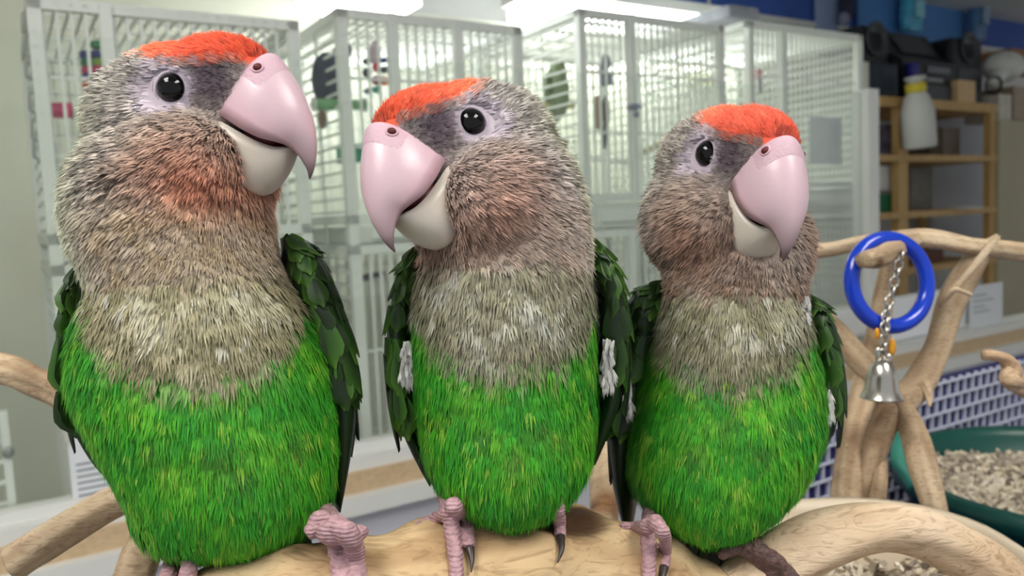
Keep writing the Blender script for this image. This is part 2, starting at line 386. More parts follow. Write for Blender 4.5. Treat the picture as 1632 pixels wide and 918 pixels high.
# green bird on a yellow perch in cage C
bG = .45; a, z = hit(887, 165, bG)
t = thing('green_bird', W(a, bG, z), 'small grey-green bird on a yellow perch in a cage', 'bird')
V, F = [], []
mb = MB()
M_gb = mat('green bird', (138, 152, 118), .8, .15, 60)
k = ((W(a, bG, z)-CAM)@_F)/FPX
prof = [(.0, -34), (6, -30), (14, -22), (19, -8), (21, 6), (20, 20), (17, 32), (15, 40), (15, 48), (12, 56), (7, 61), (0, 63)]
mesh('body', *lathe([(max(r, .01)*k, h*k) for r, h in prof], W(a, bG, z+.00)+np.array([0, 0, k*4]), (.08, -.1, 1), 20), M_gb, t)
for sx in (-1, 1): mesh('wing', *ellipsoid(W(a+sx*17*k, bG, z+22*k), (5*k, 14*k, 26*k), None, 14, 10), mat('green bird wing', (112, 130, 92), .8, .15, 60), t)
for sx in (-1, 1): mesh('foot', *ellipsoid(W(a+sx*6*k, bG-.004, z-1*k), (3*k, 5*k, 3*k), None, 10, 6), P_brn, t)
rod('perch', 853, 168, 912, 167, bG, bG, .011, P_yel, 'yellow perch under the small grey-green bird', 'perch')
rect('seed_dish', 862, 222, 905, 240, .40, .06, P_brn, 'brown dish below the small grey-green bird', 'dish')
lumps('rope_toy', [(966, 100, 8, 14, P_gry, 'tuft'), (962, 122, 9, 16, P_gry, 'tuft'), (972, 125, 8, 12, P_gry, 'tuft')], .42, 'grey fluffy rope toy in the cage with the green bird', 'bird toy')
t = lumps('wood_toy', [(953, 180, 8, 28, P_brn, 'block'), (966, 178, 7, 26, mat('dark wood toy', (90, 75, 68), .7), 'block'), (962, 218, 5, 20, P_dk, 'tassel')], .36, 'brown wooden block toy with dark tassel', 'bird toy')
rod('perch', 925, 252, 1000, 258, .5, .3, .009, M_cage, 'white perch below the brown wooden block toy', 'perch')
rod('perch', 1018, 246, 1066, 222, .3, .55, .011, mat('pale dowel', (205, 190, 150), .6, .08, 40), 'pale wooden perch slanting up in the cage with the green bird', 'perch')
lumps('latch', [(1012, 170, 12, 5, P_gry, 'lever'), (1014, 182, 5, 5, P_gry, 'bolt')], .19, 'grey metal latch on the door of the cage with the green bird', 'latch')
rect('food_box', 1106, 118, 1148, 138, .9, .04, mat('olive card', (170, 172, 130), .7), 'olive food box on the ledge beyond the cages', 'box')
lumps('small_toy', [(1208, 118, 6, 8, P_red, 'bead'), (1212, 135, 5, 14, P_gry, 'tassel')], .40, 'small red toy with a grey tassel in a cage', 'bird toy')
rect('card_notice', 1290, 186, 1340, 262, .235, .003, mat('grey notice', (214, 219, 219), .6, .03, 14), 'pale grey notice hung on the front of a white cage', 'notice', bev=.0005)

# ================================================================ SHELF AREA
M_pine = mat('pine', (206, 168, 108), .55, .1, 12, stretch=(6, 6, .7)); M_black = mat('black plastic', (30, 33, 38), .4, .1, 10); M_dgrey = mat('dark grey plastic', (68, 70, 76), .4, .08, 10)
bS = 1.02
aL, zTop = hit(1432, 160, bS); aR = hit(1588, 180, bS)[0]
sh = thing('shelf_unit', W((aL+aR)/2, bS+.2, 0), 'open pine shelf unit with square posts beyond the glass screen', 'shelf')
k5 = .0039
for (a, bb, w_) in ((aL, bS, .085), (aR-.06, bS, .055), (aL-.03, bS+.4, .06), (aR-.06, bS+.4, .055)):
    mesh('post', *wbox(a, a+w_, bb, bb+.04, 0, zTop-.005), M_pine, sh, False)
for y, th in ((160, .05), (247, .035), (334, .035), (420, .035)):
    z = hit(1500, y, bS)[1]; bevbox('shelf_board', aL-.16, aR-.0, bS-.01, bS+.44, z-th, z, M_pine, sh, .004)
zS = [hit(1500, y, bS)[1] for y in (160, 247, 334, 420)]
# stereo with two speakers on the top board
def stand(name, x0, x1, z0, ytop, b, dep, m, label, cat, bev=.012, group=None):
    xm = (x0+x1)/2; a0 = hit(x0, ytop, b)[0]; a1 = hit(x1, ytop, b)[0]; z1 = hit(xm, ytop, b)[1]
    t = thing(name, W((a0+a1)/2, b+dep/2, z0), label, cat, group)
    return t, a0, a1, z1
def cone(t, a, b, z, r, m1, m2):
    f = mesh('speaker_cone', *lathe([(r, 0), (r*1.05, .012), (r*.92, .016), (r*.8, .004), (r*.35, -.012), (.0, .0)], W(a, b, z), -NV, 24), m1, t)
for (x0, x1, yt, yc, rc, lb) in ((1376, 1424, 40, 62, .085, 'black loudspeaker with round cone at the cage end of the top shelf'), (1524, 1572, 60, 76, .085, 'black loudspeaker with round cone beside the pale wooden block')):
    t, a0, a1, z1 = stand('loudspeaker', x0, x1, zTop, yt, bS+.08, .3, M_black, lb, 'speaker')
    bevbox('cabinet', a0, a1, bS+.10, bS+.38, zTop, z1, M_black, t, .03)
    zc = hit((x0+x1)/2, yc, bS+.09)[1]; am = (a0+a1)/2
    cone(t, am, bS+.10, zc, rc, M_dgrey, M_black)
    bevbox('grille', a0+.03, a1-.03, bS+.085, bS+.10, zTop+.02, zc-.12, M_dgrey if x0 > 1500 else M_black, t, .006)
t, a0, a1, z1 = stand('stereo', 1436, 1522, zTop, 42, bS+.05, .36, M_black, 'black stereo with sloping lid and silver buttons on the top shelf', 'stereo')
prof = [(bS+.04, zTop), (bS+.04, zTop+(z1-zTop)*.55), (bS+.12, zTop+(z1-zTop)*.66), (bS+.22, z1), (bS+.40, z1), (bS+.40, zTop)]
V = [W(a0, b_, z_) for b_, z_ in prof]+[W(a1, b_, z_) for b_, z_ in prof]; n = len(prof)
F = [tuple(range(n)), tuple(range(2*n-1, n-1, -1))]+[(i, i+n, (i+1) % n+n, (i+1) % n) for i in range(n)]
mesh('body', V, F, M_black, t, False)
am = (a0+a1)/2; dz = z1-zTop
mesh('lid_window', [W(a0+.12, bS+.115, zTop+dz*.68), W(a1-.06, bS+.115, zTop+dz*.68), W(a1-.09, bS+.2, zTop+dz*.97), W(a0+.12, bS+.2, zTop+dz*.97)], [(0, 1, 2, 3)], M_dgrey, t, False)
mesh('display', *wbox(am-.04, a1-.08, bS+.03, bS+.04, zTop+dz*.40, zTop+dz*.48), mat('grey display', (120, 122, 130), .3), t, False)
mesh('button_row', *wbox(am-.05, am+.1, bS+.028, bS+.04, zTop+dz*.29, zTop+dz*.33), mat('silver plastic', (170, 165, 168), .3), t, False)
mesh('tape_door', *wbox(am-.05, a1-.06, bS+.032, bS+.04, zTop+dz*.05, zTop+dz*.24), M_dgrey, t, False)
rect('storage_bin', 1402, 95, 1432, 150, bS+.005, .09, mat('navy bin', (34, 44, 58), .5), 'dark navy bin standing before the loudspeaker on the top shelf', 'bin', bev=.02, snap=zS[0])
rect('spray_can', 1455, 92, 1466, 150, bS-.005, .04, plast('deep blue', (40, 40, 130)), 'deep blue can in front of the stereo', 'can', bev=.012, snap=zS[0])
rect('wood_block', 1527, 122, 1555, 157, bS+.0, .05, mat('pale wood', (222, 188, 140), .6, .05, 20), 'pale wooden block beside the loudspeaker', 'block', snap=zS[0])
# white jug
a, z0 = hit(1466, 236, bS-.085); zt = hit(1447, 124, bS-.085)[1]; H = zt-z0
t = thing('jug', W(a, bS-.07, z0), 'milky white plastic jug with a yellow collar hung on the pine shelf', 'jug')
M_jug = mat('milky plastic', (214, 214, 208), .4, .02, 8)
mesh('body', *lathe([(.072, 0), (.08, .01), (.08, H*.55), (.06, H*.74), (.04, H*.82), (.038, H*.97), (.0, H*.98)], W(a, bS-.085, z0), np.array(UV)*-.12+np.array([0, 0, 1]), 24), M_jug, t)
mesh('collar', *lathe([(.046, 0), (.05, .005), (.05, H*.13), (.046, H*.135)], W(a-.12*H*.8, bS-.085, z0+H*.8), np.array(UV)*-.12+np.array([0, 0, 1]), 20), plast('bright yellow', (225, 205, 60)), t)
mesh('cap', *lathe([(.048, 0), (.05, .004), (.05, .02), (.0, .024)], W(a-.12*H*.97, bS-.085, z0+H*.97), np.array(UV)*-.12+np.array([0, 0, 1]), 20), M_jug, t)
rect('package', 1396, 193, 1428, 243, bS+.05, .2, mat('purple print', (92, 86, 104), .5, .5, 26), 'purple and white printed package on the shelf', 'package', snap=zS[1])
rect('carton', 1503, 196, 1530, 245, bS+.2, .15, mat('grey carton', (150, 140, 125), .7), 'grey brown carton on the shelf behind the jug', 'carton', snap=zS[1])
rect('panel', 1486, 178, 1572, 385, bw-.1, .05, mat('white panel', (205, 206, 214), .5, .03, 4), 'tall white panel leaning behind the pine shelf', 'panel')
rect('dark_carton', 1482, 196, 1500, 240, bS+.2, .15, mat('dark carton', (105, 92, 75), .7), 'narrow dark brown carton beside the grey brown carton', 'carton', snap=zS[1])
rect('green_box', 1395, 303, 1427, 333, bS+.05, .2, mat('green box', (30, 112, 72), .5, .15, 10), 'green box on the pine shelf', 'box', snap=zS[2])
rect('white_box', 1395, 264, 1427, 303, bS+.06, .2, M_white, 'white box stacked on the green box', 'box')
rect('grey_tub', 1452, 262, 1486, 330, bS+.26, .14, mat('grey tub', (138, 136, 128), .6), 'grey tub on the middle shelf board', 'tub', snap=zS[2])
rect('brown_box', 1452, 400, 1504, 418, bS+.1, .2, mat('red brown box', (105, 62, 42), .6, .1, 10), 'red brown box on the lowest shelf board', 'box')
rect('dark_box', 1396, 345, 1430, 386, bS+.1, .2, mat('charcoal box', (58, 54, 56), .6, .1, 10), 'charcoal box below the green box', 'box', snap=zS[3])
a, z = hit(1532, 332, bS)
o = mesh('paper_sheet', [W(a-.1, bS-.06, zS[2]+.004), W(a+.04, bS-.1, zS[2]+.004), W(a+.1, bS+.08, zS[2]+.012), W(a-.03, bS+.1, zS[2]+.008), W(a-.1, bS-.06, zS[2]), W(a+.04, bS-.1, zS[2]), W(a+.1, bS+.08, zS[2]+.008), W(a-.03, bS+.1, zS[2]+.004)], BOXF, mat('paper', (245, 246, 250), .6, .01, 5), None, False); tag(o, 'bright white paper sheet jutting over a shelf board', 'paper')
# beige cabinet, pet dryer and bags at the right
rect('board', 1592, 193, 1700, 560, bS-.02, .05, mat('beige cabinet', (190, 182, 152), .6, .03, 5), 'tall beige board standing beside the pine shelf', 'board', bev=.01)
rect('file_box', 1592, 150, 1612, 193, bS+.02, .2, mat('cream file', (216, 212, 196), .6), 'cream file box above the tall beige board', 'box')
rect('tan_file', 1616, 140, 1690, 193, bS+.02, .2, mat('tan file', (178, 160, 138), .6), 'tan file box above the tall beige board', 'box')
a, z = hit(1618, 118, bS-.02)
t = thing('dryer', W(a, bS-.02, z-.1), 'white hand dryer with a black nozzle ring on the file boxes', 'dryer')
M_wp = plast('white', (225, 225, 220)); zt_ = hit(1616, 138, bS+.02)[1]+.03
mesh('body', *ellipsoid(W(a+.03, bS+.06, zt_+.09), (.12, .1, .09)), M_wp, t)
mesh('nozzle', *tube(spline([W(a-.02, bS+.05, zt_+.06), W(a-.08, bS+.04, zt_+.02), W(a-.14, bS+.03, zt_-.03)], 8), np.linspace(.05, .035, 8), 14), M_wp, t)
mesh('nozzle_ring', *torus(W(a-.14, bS+.03, zt_-.03), .045, .008, UV, 24, 8), M_black, t)
rect('carton', 1612, 82, 1690, 112, bS+.24, .2, mat('orange brown card', (176, 120, 66), .7, .1, 10), 'orange brown carton behind the white dryer', 'carton')
bp = bw-.03
rect('poster', 1368, -30, 1536, 70, bp, .02, mat('light blue panel', (86, 142, 205), .6, .05, 4), 'light blue poster board on the blue wall above the stereo', 'poster')
rect('poster', 1302, -30, 1336, 50, bp, .02, mat('pale panel', (150, 170, 205), .6, .06, 4), 'pale blue narrow poster board on the blue wall', 'poster')
lumps('hanging_toy', [(1350, 10, 13, 26, P_dk, 'body'), (1346, 30, 9, 12, P_gry, 'tail')], bp-.05, 'dark hanging toy beside the pale blue poster board', 'toy')
def bag(x, y0, y1, wpx, m, m2, label):
    a, z = hit(x, (y0+y1)/2, bp-.08); d = (W(a, bp, z)-CAM)@_F; k = d/FPX; h = (y1-y0)*k; w_ = wpx*k
    t = thing('hanging_bag', W(a, bp-.06, z-h/2), label, 'bag')
    rows = [(-.5, .42), (-.44, .5), (-.2, .5), (.1, .44), (.35, .34), (.5, .2)]
    V = []; F = []; n = 16
    for hh, ww in rows:
        for j in range(n):
            an = 2*PI*j/n; V.append(W(a+ww*w_*math.cos(an), bp-.07+.05*math.sin(an)*(1 if abs(hh) < .4 else .6)+.01*math.sin(3*an), z+hh*h))
    for i in range(len(rows)-1):
        for j in range(n): F.append((i*n+j, i*n+(j+1) % n, (i+1)*n+(j+1) % n, (i+1)*n+j))
    F += [tuple(range(n))[::-1], tuple((len(rows)-1)*n+j for j in range(n))]
    mesh('pouch', V, F, m, t)
    mesh('label_patch', *wbox(a-.25*w_, a+.2*w_, bp-.135, bp-.118, z-.25*h, z+.1*h), m2, t, False)
    mesh('hook', *tube([W(a, bp-.07, z+.45*h), W(a, bp-.07, z+.62*h), W(a, bp, z+.64*h)], .006, 8), P_gry, t)
bag(1455, -25, 48, 46, mat('cyan film', (90, 190, 225), .3, .12, 14), mat('pale cyan', (160, 225, 240), .4), 'bright cyan bag hanging on the light blue poster board')
bag(1560, -25, 62, 36, mat('grey blue film', (92, 135, 180), .3, .12, 14), mat('pale slate', (150, 175, 200), .4), 'grey blue bag hanging on the dark blue wall')
rect('cage_cover', 1163, 8, 1212, 30, .45, .25, mat('grey cloth cover', (140, 142, 150), .8, .15, 16), 'folded grey cloth on top of the cage holding the red toy', 'cloth', bev=.02)
# cards and papers at the screen
M_pap = mat('paper', (245, 246, 250), .6, .01, 5); M_ink = mat('ink', (120, 122, 130), .8, .1, 40)
def paper(x0, y0, x1, y1, b, label, lines, dark=None):
    a0 = hit(x0, (y0+y1)/2, b)[0]; a1 = hit(x1, (y0+y1)/2, b)[0]; xm = (x0+x1)/2; z1 = hit(xm, y0, b)[1]; z0 = hit(xm, y1, b)[1]
    t = thing('paper_notice', W((a0+a1)/2, b, z0), label, 'notice')
    mesh('sheet', *wbox(a0, a1, b-.002, b, z0, z1), mat('notice paper', (226, 228, 232), .6, .01, 5), t, False)
    for (u0, u1, v) in lines:
        mesh('text_line', *wbox(a0+(a1-a0)*u0, a0+(a1-a0)*u1, b-.0026, b-.002, z0+(z1-z0)*v, z0+(z1-z0)*(v+.022)), M_ink, t, False)
paper(112, 688, 206, 812, .043, 'printed white notice taped low on the glass screen', [(.1, .62, .62), (.1, .42, .54), (.1, .5, .46), (.1, .8, .38), (.1, .75, .30), (.1, .85, .22), (.1, .6, .14), (.1, .7, .06)])
mesh('clip_plate', *wbox(hit(102, 692, .04)[0], hit(112, 692, .04)[0], .035, .045, hit(105, 705, .04)[1], hit(105, 675, .04)[1]), mat('grey clip', (190, 190, 180), .5), win, False)
paper(1545, 453, 1597, 519, .04, 'white card standing beside the driftwood stand at the open end of the sill', [(.1, .5, .75), (.1, .7, .62), (.1, .45, .48), (.1, .6, .36)])
rect('white_carton', 1420, 468, 1540, 533, .06, .04, M_pap, 'wide white carton on the sill behind the blue ring', 'carton')
rect('white_tub', 1335, 492, 1385, 538, -.0, .1, M_white, 'small white tub on the sill beside the screen post', 'tub', bev=.012)
# white hinged cage side at far left edge
lc = thing('cage_door', W(*[hit(4, 700, .07)[0], .07, SILL]), 'white wire cage door with round hinge holes leaning by the beige wall', 'cage door')
a0 = hit(-30, 700, .08)[0]; a1 = hit(16, 700, .08)[0]; zt_ = hit(8, 655, .08)[1]
mesh('side_rail', *wbox(a1-.012, a1, .075, .09, SILL, zt_), M_cage, lc, False); mesh('side_rail', *wbox(a0, a0+.012, .075, .09, SILL, zt_), M_cage, lc, False)
for i in range(5):
    zz = SILL+(zt_-SILL)*(i+.5)/5; mesh('cross_bar', *wbox(a0, a1, .08, .085, zz, zz+.006), M_cage, lc, False)
mesh('hinge', *lathe([(.001, 0), (.009, 0), (.009, .006), (.001, .006)], W(a1-.004, .07, hit(8, 720, .08)[1]), NV, 14), mat('zinc', (150, 152, 148), .4), lc)

# ================================================================ PLAY TABLE, MESH PANEL, TRAY, BOWL
M_navy = mat('navy board', (34, 32, 92), .6, .15, 30); M_net = mat('white mesh', (196, 198, 214), .5, .03, 20)
bM = (np.array([.60, 1.05, 0])-W0)@NV; aM0 = (np.array([.60, 1.05, 0])-W0)@UV
ZT = CAM[2]-.375          # table top
tt = thing('play_table', (.55, .62, 0), 'navy play table with a low navy back panel covered in white mesh', 'table')
TX0, TX1, TY0 = .085, 1.25, .16
aT0 = aM0-.50; aT1 = aM0+.62
pA = W(aT0, bM, 0); pB = W(aT1, bM, 0)
poly = [(TX0, TY0), (TX1, TY0), (pB[0], pB[1]), (pA[0], pA[1])]
V = [(x, y, ZT-.03) for x, y in poly]+[(x, y, ZT) for x, y in poly]
mesh('table_top', V, BOXF, M_navy, tt, False)
ZP = CAM[2]-.232
mesh('back_panel', *wbox(aT0, aT1, bM+.004, bM+.016, ZT-.03, ZP), M_navy, tt, False)
net = MB(); cw, ch = .0190, .0195; row = 0; z = ZT+.002
while z < ZP-.004:
    net.add(*wbox(aT0, aT1, bM-.001, bM+.004, z-.0011, z+.0011))
    n = int((aT1-aT0)/cw)
    for i in range(n):
        a = aT0+(i+.5*(row % 2))*cw; net.add(*wbox(a-.0016, a+.0016, bM, bM+.004, z, min(z+ch, ZP)))
    z += ch; row += 1
net.build('mesh_net', M_net, tt)['kind'] = 'stuff'
fnet = MB()
for i in range(30):
    y = .5+i*.022; fnet.add([(TX0, y, ZT), (1.2, y, ZT), (1.2, y+.003, ZT), (TX0, y+.003, ZT), (TX0, y, ZT+.002), (1.2, y, ZT+.002), (1.2, y+.003, ZT+.002), (TX0, y+.003, ZT+.002)], BOXF) if y < .62 else None
for i in range(60):
    x = TX0+i*.018; fnet.add([(x, .5, ZT), (x+.003, .5, ZT), (x+.003, .66, ZT), (x, .66, ZT), (x, .5, ZT+.002), (x+.003, .5, ZT+.002), (x+.003, .66, ZT+.002), (x, .66, ZT+.002)], BOXF)
fnet.build('floor_net', M_net, tt)['kind'] = 'stuff'
for (x, y) in ((.15, .22), (1.15, .22), (.2, .75), (1.0, 1.15)):
    mesh('leg', [(x-.025, y-.025, 0), (x+.025, y-.025, 0), (x+.025, y+.025, 0), (x-.025, y+.025, 0), (x-.025, y-.025, ZT-.03), (x+.025, y-.025, ZT-.03), (x+.025, y+.025, ZT-.03), (x-.025, y+.025, ZT-.03)], BOXF, M_white, tt, False)

def rrect(x0, x1, y0, y1, r, n=8):
    P = []
    for cx_, cy_, a0 in ((x1-r, y1-r, 0), (x0+r, y1-r, PI/2), (x0+r, y0+r, PI), (x1-r, y0+r, 1.5*PI)):
        for i in range(n+1):
            a = a0+PI/2*i/n; P.append((cx_+r*math.cos(a), cy_+r*math.sin(a)))
    return np.array(P)
ZR = CAM[2]-.205
tr_ = thing('litter_tray', (.19, .4, ZT), 'beige rounded plastic tray under the driftwood perch', 'tray')
base = rrect(.085, .292, .24, .548, .075); ctr = base.mean(0); V = []; F = []; n = len(base)
for s_, z in ((.80, ZT+.002), (.97, ZR-.008), (1.0, ZR-.004), (1.0, ZR), (.955, ZR), (.94, ZR-.006), (.78, ZT+.012)):
    for p in base: V.append((*(ctr+(p-ctr)*s_), z))
for i in range(6):
    for j in range(n): F.append((i*n+j, i*n+(j+1) % n, (i+1)*n+(j+1) % n, (i+1)*n+j))
F += [tuple(range(n))[::-1], tuple(6*n+j for j in range(n))]
M_bei = mat('beige plastic', (214, 196, 172), .45, .03, 8)
mesh('dish', V, F, M_bei, tr_)
# litter: chips scattered over a bed
def chips(name, inside, n, zf, size, label, cat, seed, cols):
    rg = np.random.default_rng(seed); mb = MB()
    k = 0
    while k < n:
        x, y, ok = inside(rg)
        if not ok: continue
        z = zf(x, y)+rg.uniform(-.4, .6)*size; s = size*rg.uniform(.5, 1.25); A = Matrix.Rotation(rg.uniform(0, 6.28), 3, Vector(rg.normal(size=3)).normalized())
        A = np.array(A); q = np.array([(-1, -.6, -.4), (1, -.7, -.4), (.8, .7, -.35), (-.9, .6, -.4), (-.8, -.5, .4), (.9, -.4, .35), (.7, .6, .45), (-.7, .6, .3)])*s*np.array([1, .7, .6])
        mb.add((q+rg.normal(size=q.shape)*s*.15)@A.T+np.array([x, y, z]), BOXF, np.array(lin(cols[rg.integers(len(cols))]))); k += 1
    o = mb.build(name, vcmat('litter', .85, .15)); tag(o, label, cat, kind='stuff'); return o
LC = [(206, 194, 174), (190, 176, 156), (216, 204, 186), (165, 152, 136), (198, 184, 160), (140, 128, 116)]
ZL = ZR-.035
mesh('litter_bed', [(*(ctr+(p-ctr)*.84), ZL-.004) for p in base], [tuple(range(n))], mat('litter bed', (176, 164, 146), .9, .15, 300), tr_, False)
def inT(rg):
    x = rg.uniform(.11, .275); y = rg.uniform(.28, .52); return x, y, True
chips('litter', inT, 1900, lambda x, y: ZL, .0042, 'pale corncob litter spread in the beige tray', 'litter', 3, LC)
# green bowl with litter
BC = np.array([.575, .80]); BR = .172; ZB = CAM[2]-.285
bo = thing('litter_bowl', (BC[0], BC[1], ZT), 'dark green round plastic bowl on the navy play table', 'bowl')
M_gr = mat('dark green plastic', (14, 70, 62), .35, .06, 8)
mesh('bowl', *lathe([(.0, 0), (BR*.78, 0), (BR*.84, .006), (BR*.97, ZB-ZT-.022), (BR*1.03, ZB-ZT-.018), (BR*1.03, ZB-ZT), (BR*.97, ZB-ZT), (BR*.95, ZB-ZT-.01), (BR*.80, .012), (0, .012)], (BC[0], BC[1], ZT+.002), (0, 0, 1), 64), M_gr, bo)
mesh('litter_bed', [(BC[0]+.94*BR*math.cos(2*PI*j/40), BC[1]+.94*BR*math.sin(2*PI*j/40), ZB-.026) for j in range(40)], [tuple(range(40))], MATS['litter bed'], bo, False)
def inB(rg):
    a = rg.uniform(0, 2*PI); r = math.sqrt(rg.uniform(0, 1))*BR*.92; return BC[0]+r*math.cos(a), BC[1]+r*math.sin(a), True
chips('litter', inB, 3600, lambda x, y: ZB-.024+.006*math.sin(30*x)*math.cos(26*y), .0058, 'pale corncob litter heaped in the dark green bowl', 'litter', 4, LC)
# teal hook handle lying against the mesh
pts = [at(1440, 690, .80), at(1432, 712, .79), at(1432, 735, .78), at(1448, 755, .77), at(1462, 775, .76)]
tag(mesh('plastic_hook', *tube(spline(pts, 16), np.linspace(.006, .009, 16), 10), plast('sea green', (52, 130, 112)), None), 'sea green curved plastic hook leaning on the rim of the green bowl', 'hook')

# ================================================================ DRIFTWOOD
def woodmat(name, c1, c2, c3, sc=60):
    m = bpy.data.materials.new(name); m.use_nodes = True; nt = m.node_tree; N = nt.nodes; b = N['Principled BSDF']; L = nt.links
    b.inputs['Roughness'].default_value = .72; b.inputs['Specular IOR Level'].default_value = .25
    tc = N.new('ShaderNodeTexCoord'); n1 = N.new('ShaderNodeTexNoise'); n1.inputs['Scale'].default_value = 14; n1.inputs['Detail'].default_value = 6; n1.inputs['Distortion'].default_value = 1.2
    n2 = N.new('ShaderNodeTexNoise'); n2.inputs['Scale'].default_value = sc; n2.inputs['Detail'].default_value = 8; n2.inputs['Distortion'].default_value = 2.5
    mp = N.new('ShaderNodeMapping'); mp.inputs['Scale'].default_value = (.8, 2.2, 3.2)
    rp = N.new('ShaderNodeValToRGB'); e = rp.color_ramp.elements; e[0].position = .28; e[0].color = (*lin(c3), 1); e[1].position = .75; e[1].color = (*lin(c1), 1)
    k = e.new(.5); k.color = (*lin(c2), 1)
    r2 = N.new('ShaderNodeValToRGB'); r2.color_ramp.elements[0].position = .33; r2.color_ramp.elements[0].color = (.62, .58, .54, 1); r2.color_ramp.elements[1].position = .5; r2.color_ramp.elements[1].color = (1, 1, 1, 1)
    mx = N.new('ShaderNodeMixRGB'); mx.blend_type = 'MULTIPLY'; mx.inputs[0].default_value = .8
    vc = N.new('ShaderNodeVertexColor'); vc.layer_name = 'Col'; m3 = N.new('ShaderNodeMixRGB'); m3.blend_type = 'MULTIPLY'; m3.inputs[0].default_value = 1
    bp = N.new('ShaderNodeBump'); bp.inputs['Strength'].default_value = .55; bp.inputs['Distance'].default_value = .0012
    L.new(tc.outputs['Object'], n1.inputs['Vector']); L.new(tc.outputs['Object'], mp.inputs[0]); L.new(mp.outputs[0], n2.inputs['Vector'])
    L.new(n1.outputs['Fac'], rp.inputs[0]); L.new(n2.outputs['Fac'], r2.inputs[0]); L.new(rp.outputs[0], mx.inputs[1]); L.new(r2.outputs[0], mx.inputs[2])
    L.new(mx.outputs[0], m3.inputs[1]); L.new(vc.outputs[0], m3.inputs[2]); L.new(m3.outputs[0], b.inputs['Base Color'])
    L.new(n2.outputs['Fac'], bp.inputs['Height']); L.new(bp.outputs[0], b.inputs['Normal']); return m
M_log = woodmat('pale driftwood', (214, 188, 150), (200, 170, 130), (160, 126, 92)); M_arch = woodmat('bleached driftwood', (226, 204, 178), (212, 186, 156), (182, 150, 120), 80)
M_br = woodmat('grey driftwood', (214, 194, 166), (192, 168, 138), (124, 98, 74), 90)
def branch(name, pts, rad, m, parent=None, n=40, noise=.12, seed=1, nr=28, knots=(), dark=(), flat=None):
    P = np.array([at(*p) for p in pts]); k = np.array([p[2] for p in pts])/FPX
    R_ = np.array(rad)*k
    Q = spline(np.c_[P, R_], n); V, F = tube(Q[:, :3], Q[:, 3], nr, True, noise, seed, knots=knots)
    rs = np.random.default_rng(seed+50); st_ = np.zeros((n, nr)); ii = np.arange(n)[:, None]; jj = np.arange(nr)[None]
    for k_ in range(7): st_ += rs.normal()*np.sin(jj*2*PI/nr*rs.integers(1, 9)+ii*rs.uniform(-.12, .12)+rs.uniform(0, 6.28))
    st_ = np.clip(st_/3.2, -1, 1); c = np.ones((len(V), 3)); c[:n*nr] *= (1-.30*np.clip(st_, 0, 1)[..., None]*np.array([.8, 1, 1.15])).reshape(-1, 3)
    for kp, kr, col in dark:
        g = np.exp(-(np.linalg.norm(V-kp, axis=1)/kr)**4)[:, None]; c = c*(1-g)+np.array(col)*g
    return mesh(name, V, F, m, parent, True, c)
pr = thing('driftwood_perch', (.19, .36, ZT+.012), 'thick pale driftwood log with a bleached arched branch, where the parrots perch', 'perch')
branch('log', [(120, 1075, .27), (260, 1040, .275), (420, 990, .285), (600, 955, .295), (760, 930, .31), (900, 932, .322), (1010, 955, .33), (1110, 1000, .335), (1190, 1040, .34), (1290, 1090, .35)], (90, 100, 104, 104, 108, 120, 108, 100, 95, 80), M_log, pr, 220, .07, 5, 96,
       dark=[(at(240, 905, .28), .01, (.6, .45, .34))])
branch('arch_branch', [(1130, 985, .335), (1220, 915, .338), (1310, 860, .34), (1410, 838, .342), (1510, 868, .345), (1600, 930, .35), (1650, 1010, .36), (1670, 1150, .365)], (48, 48, 44, 40, 40, 42, 44, 44), M_arch, pr, 70, .10, 8, 30,
       dark=[(at(1350, 838, .312), .0016, (.35, .25, .18)), (at(1382, 843, .312), .0018, (.4, .3, .2)), (at(1337, 854, .312), .0016, (.35, .25, .18)), (at(1420, 826, .312), .002, (.5, .38, .28)), (at(1460, 832, .315), .0018, (.45, .35, .25))])
branch('support_stub', [(1130, 1000, .335), (1150, 1120, .35), (1170, 1290, .375)], (80, 60, 50), M_log, pr, 20, .1, 3)
branch('cut_branch', [(22, 897, .37), (60, 872, .372), (110, 842, .375), (190, 796, .38), (300, 760, .385), (420, 850, .37), (460, 960, .32)], (30, 29, 27, 25, 24, 26, 30), M_br, pr, 50, .08, 11)
branch('lower_branch', [(300, 780, .385), (240, 850, .375), (215, 920, .365), (205, 1010, .36)], (22, 27, 31, 32), M_br, pr, 30, .10, 12)
branch('left_branch', [(-60, 572, .46), (0, 588, .455), (50, 604, .45), (110, 640, .44), (200, 720, .42), (300, 790, .39)], (30, 26, 24, 20, 20, 22), M_br, pr, 50, .16, 13, dark=[(at(22, 592, .435), .004, (.55, .4, .3))])
branch('back_branch', [(963, 640, .52), (962, 700, .50), (966, 770, .48), (962, 840, .45), (975, 960, .36)], (20, 22, 24, 25, 30), M_br, pr, 40, .12, 14, dark=[(at(968, 800, .455), .012, (.62, .42, .3)), (at(945, 808, .46), .004, (.3, .2, .15))])

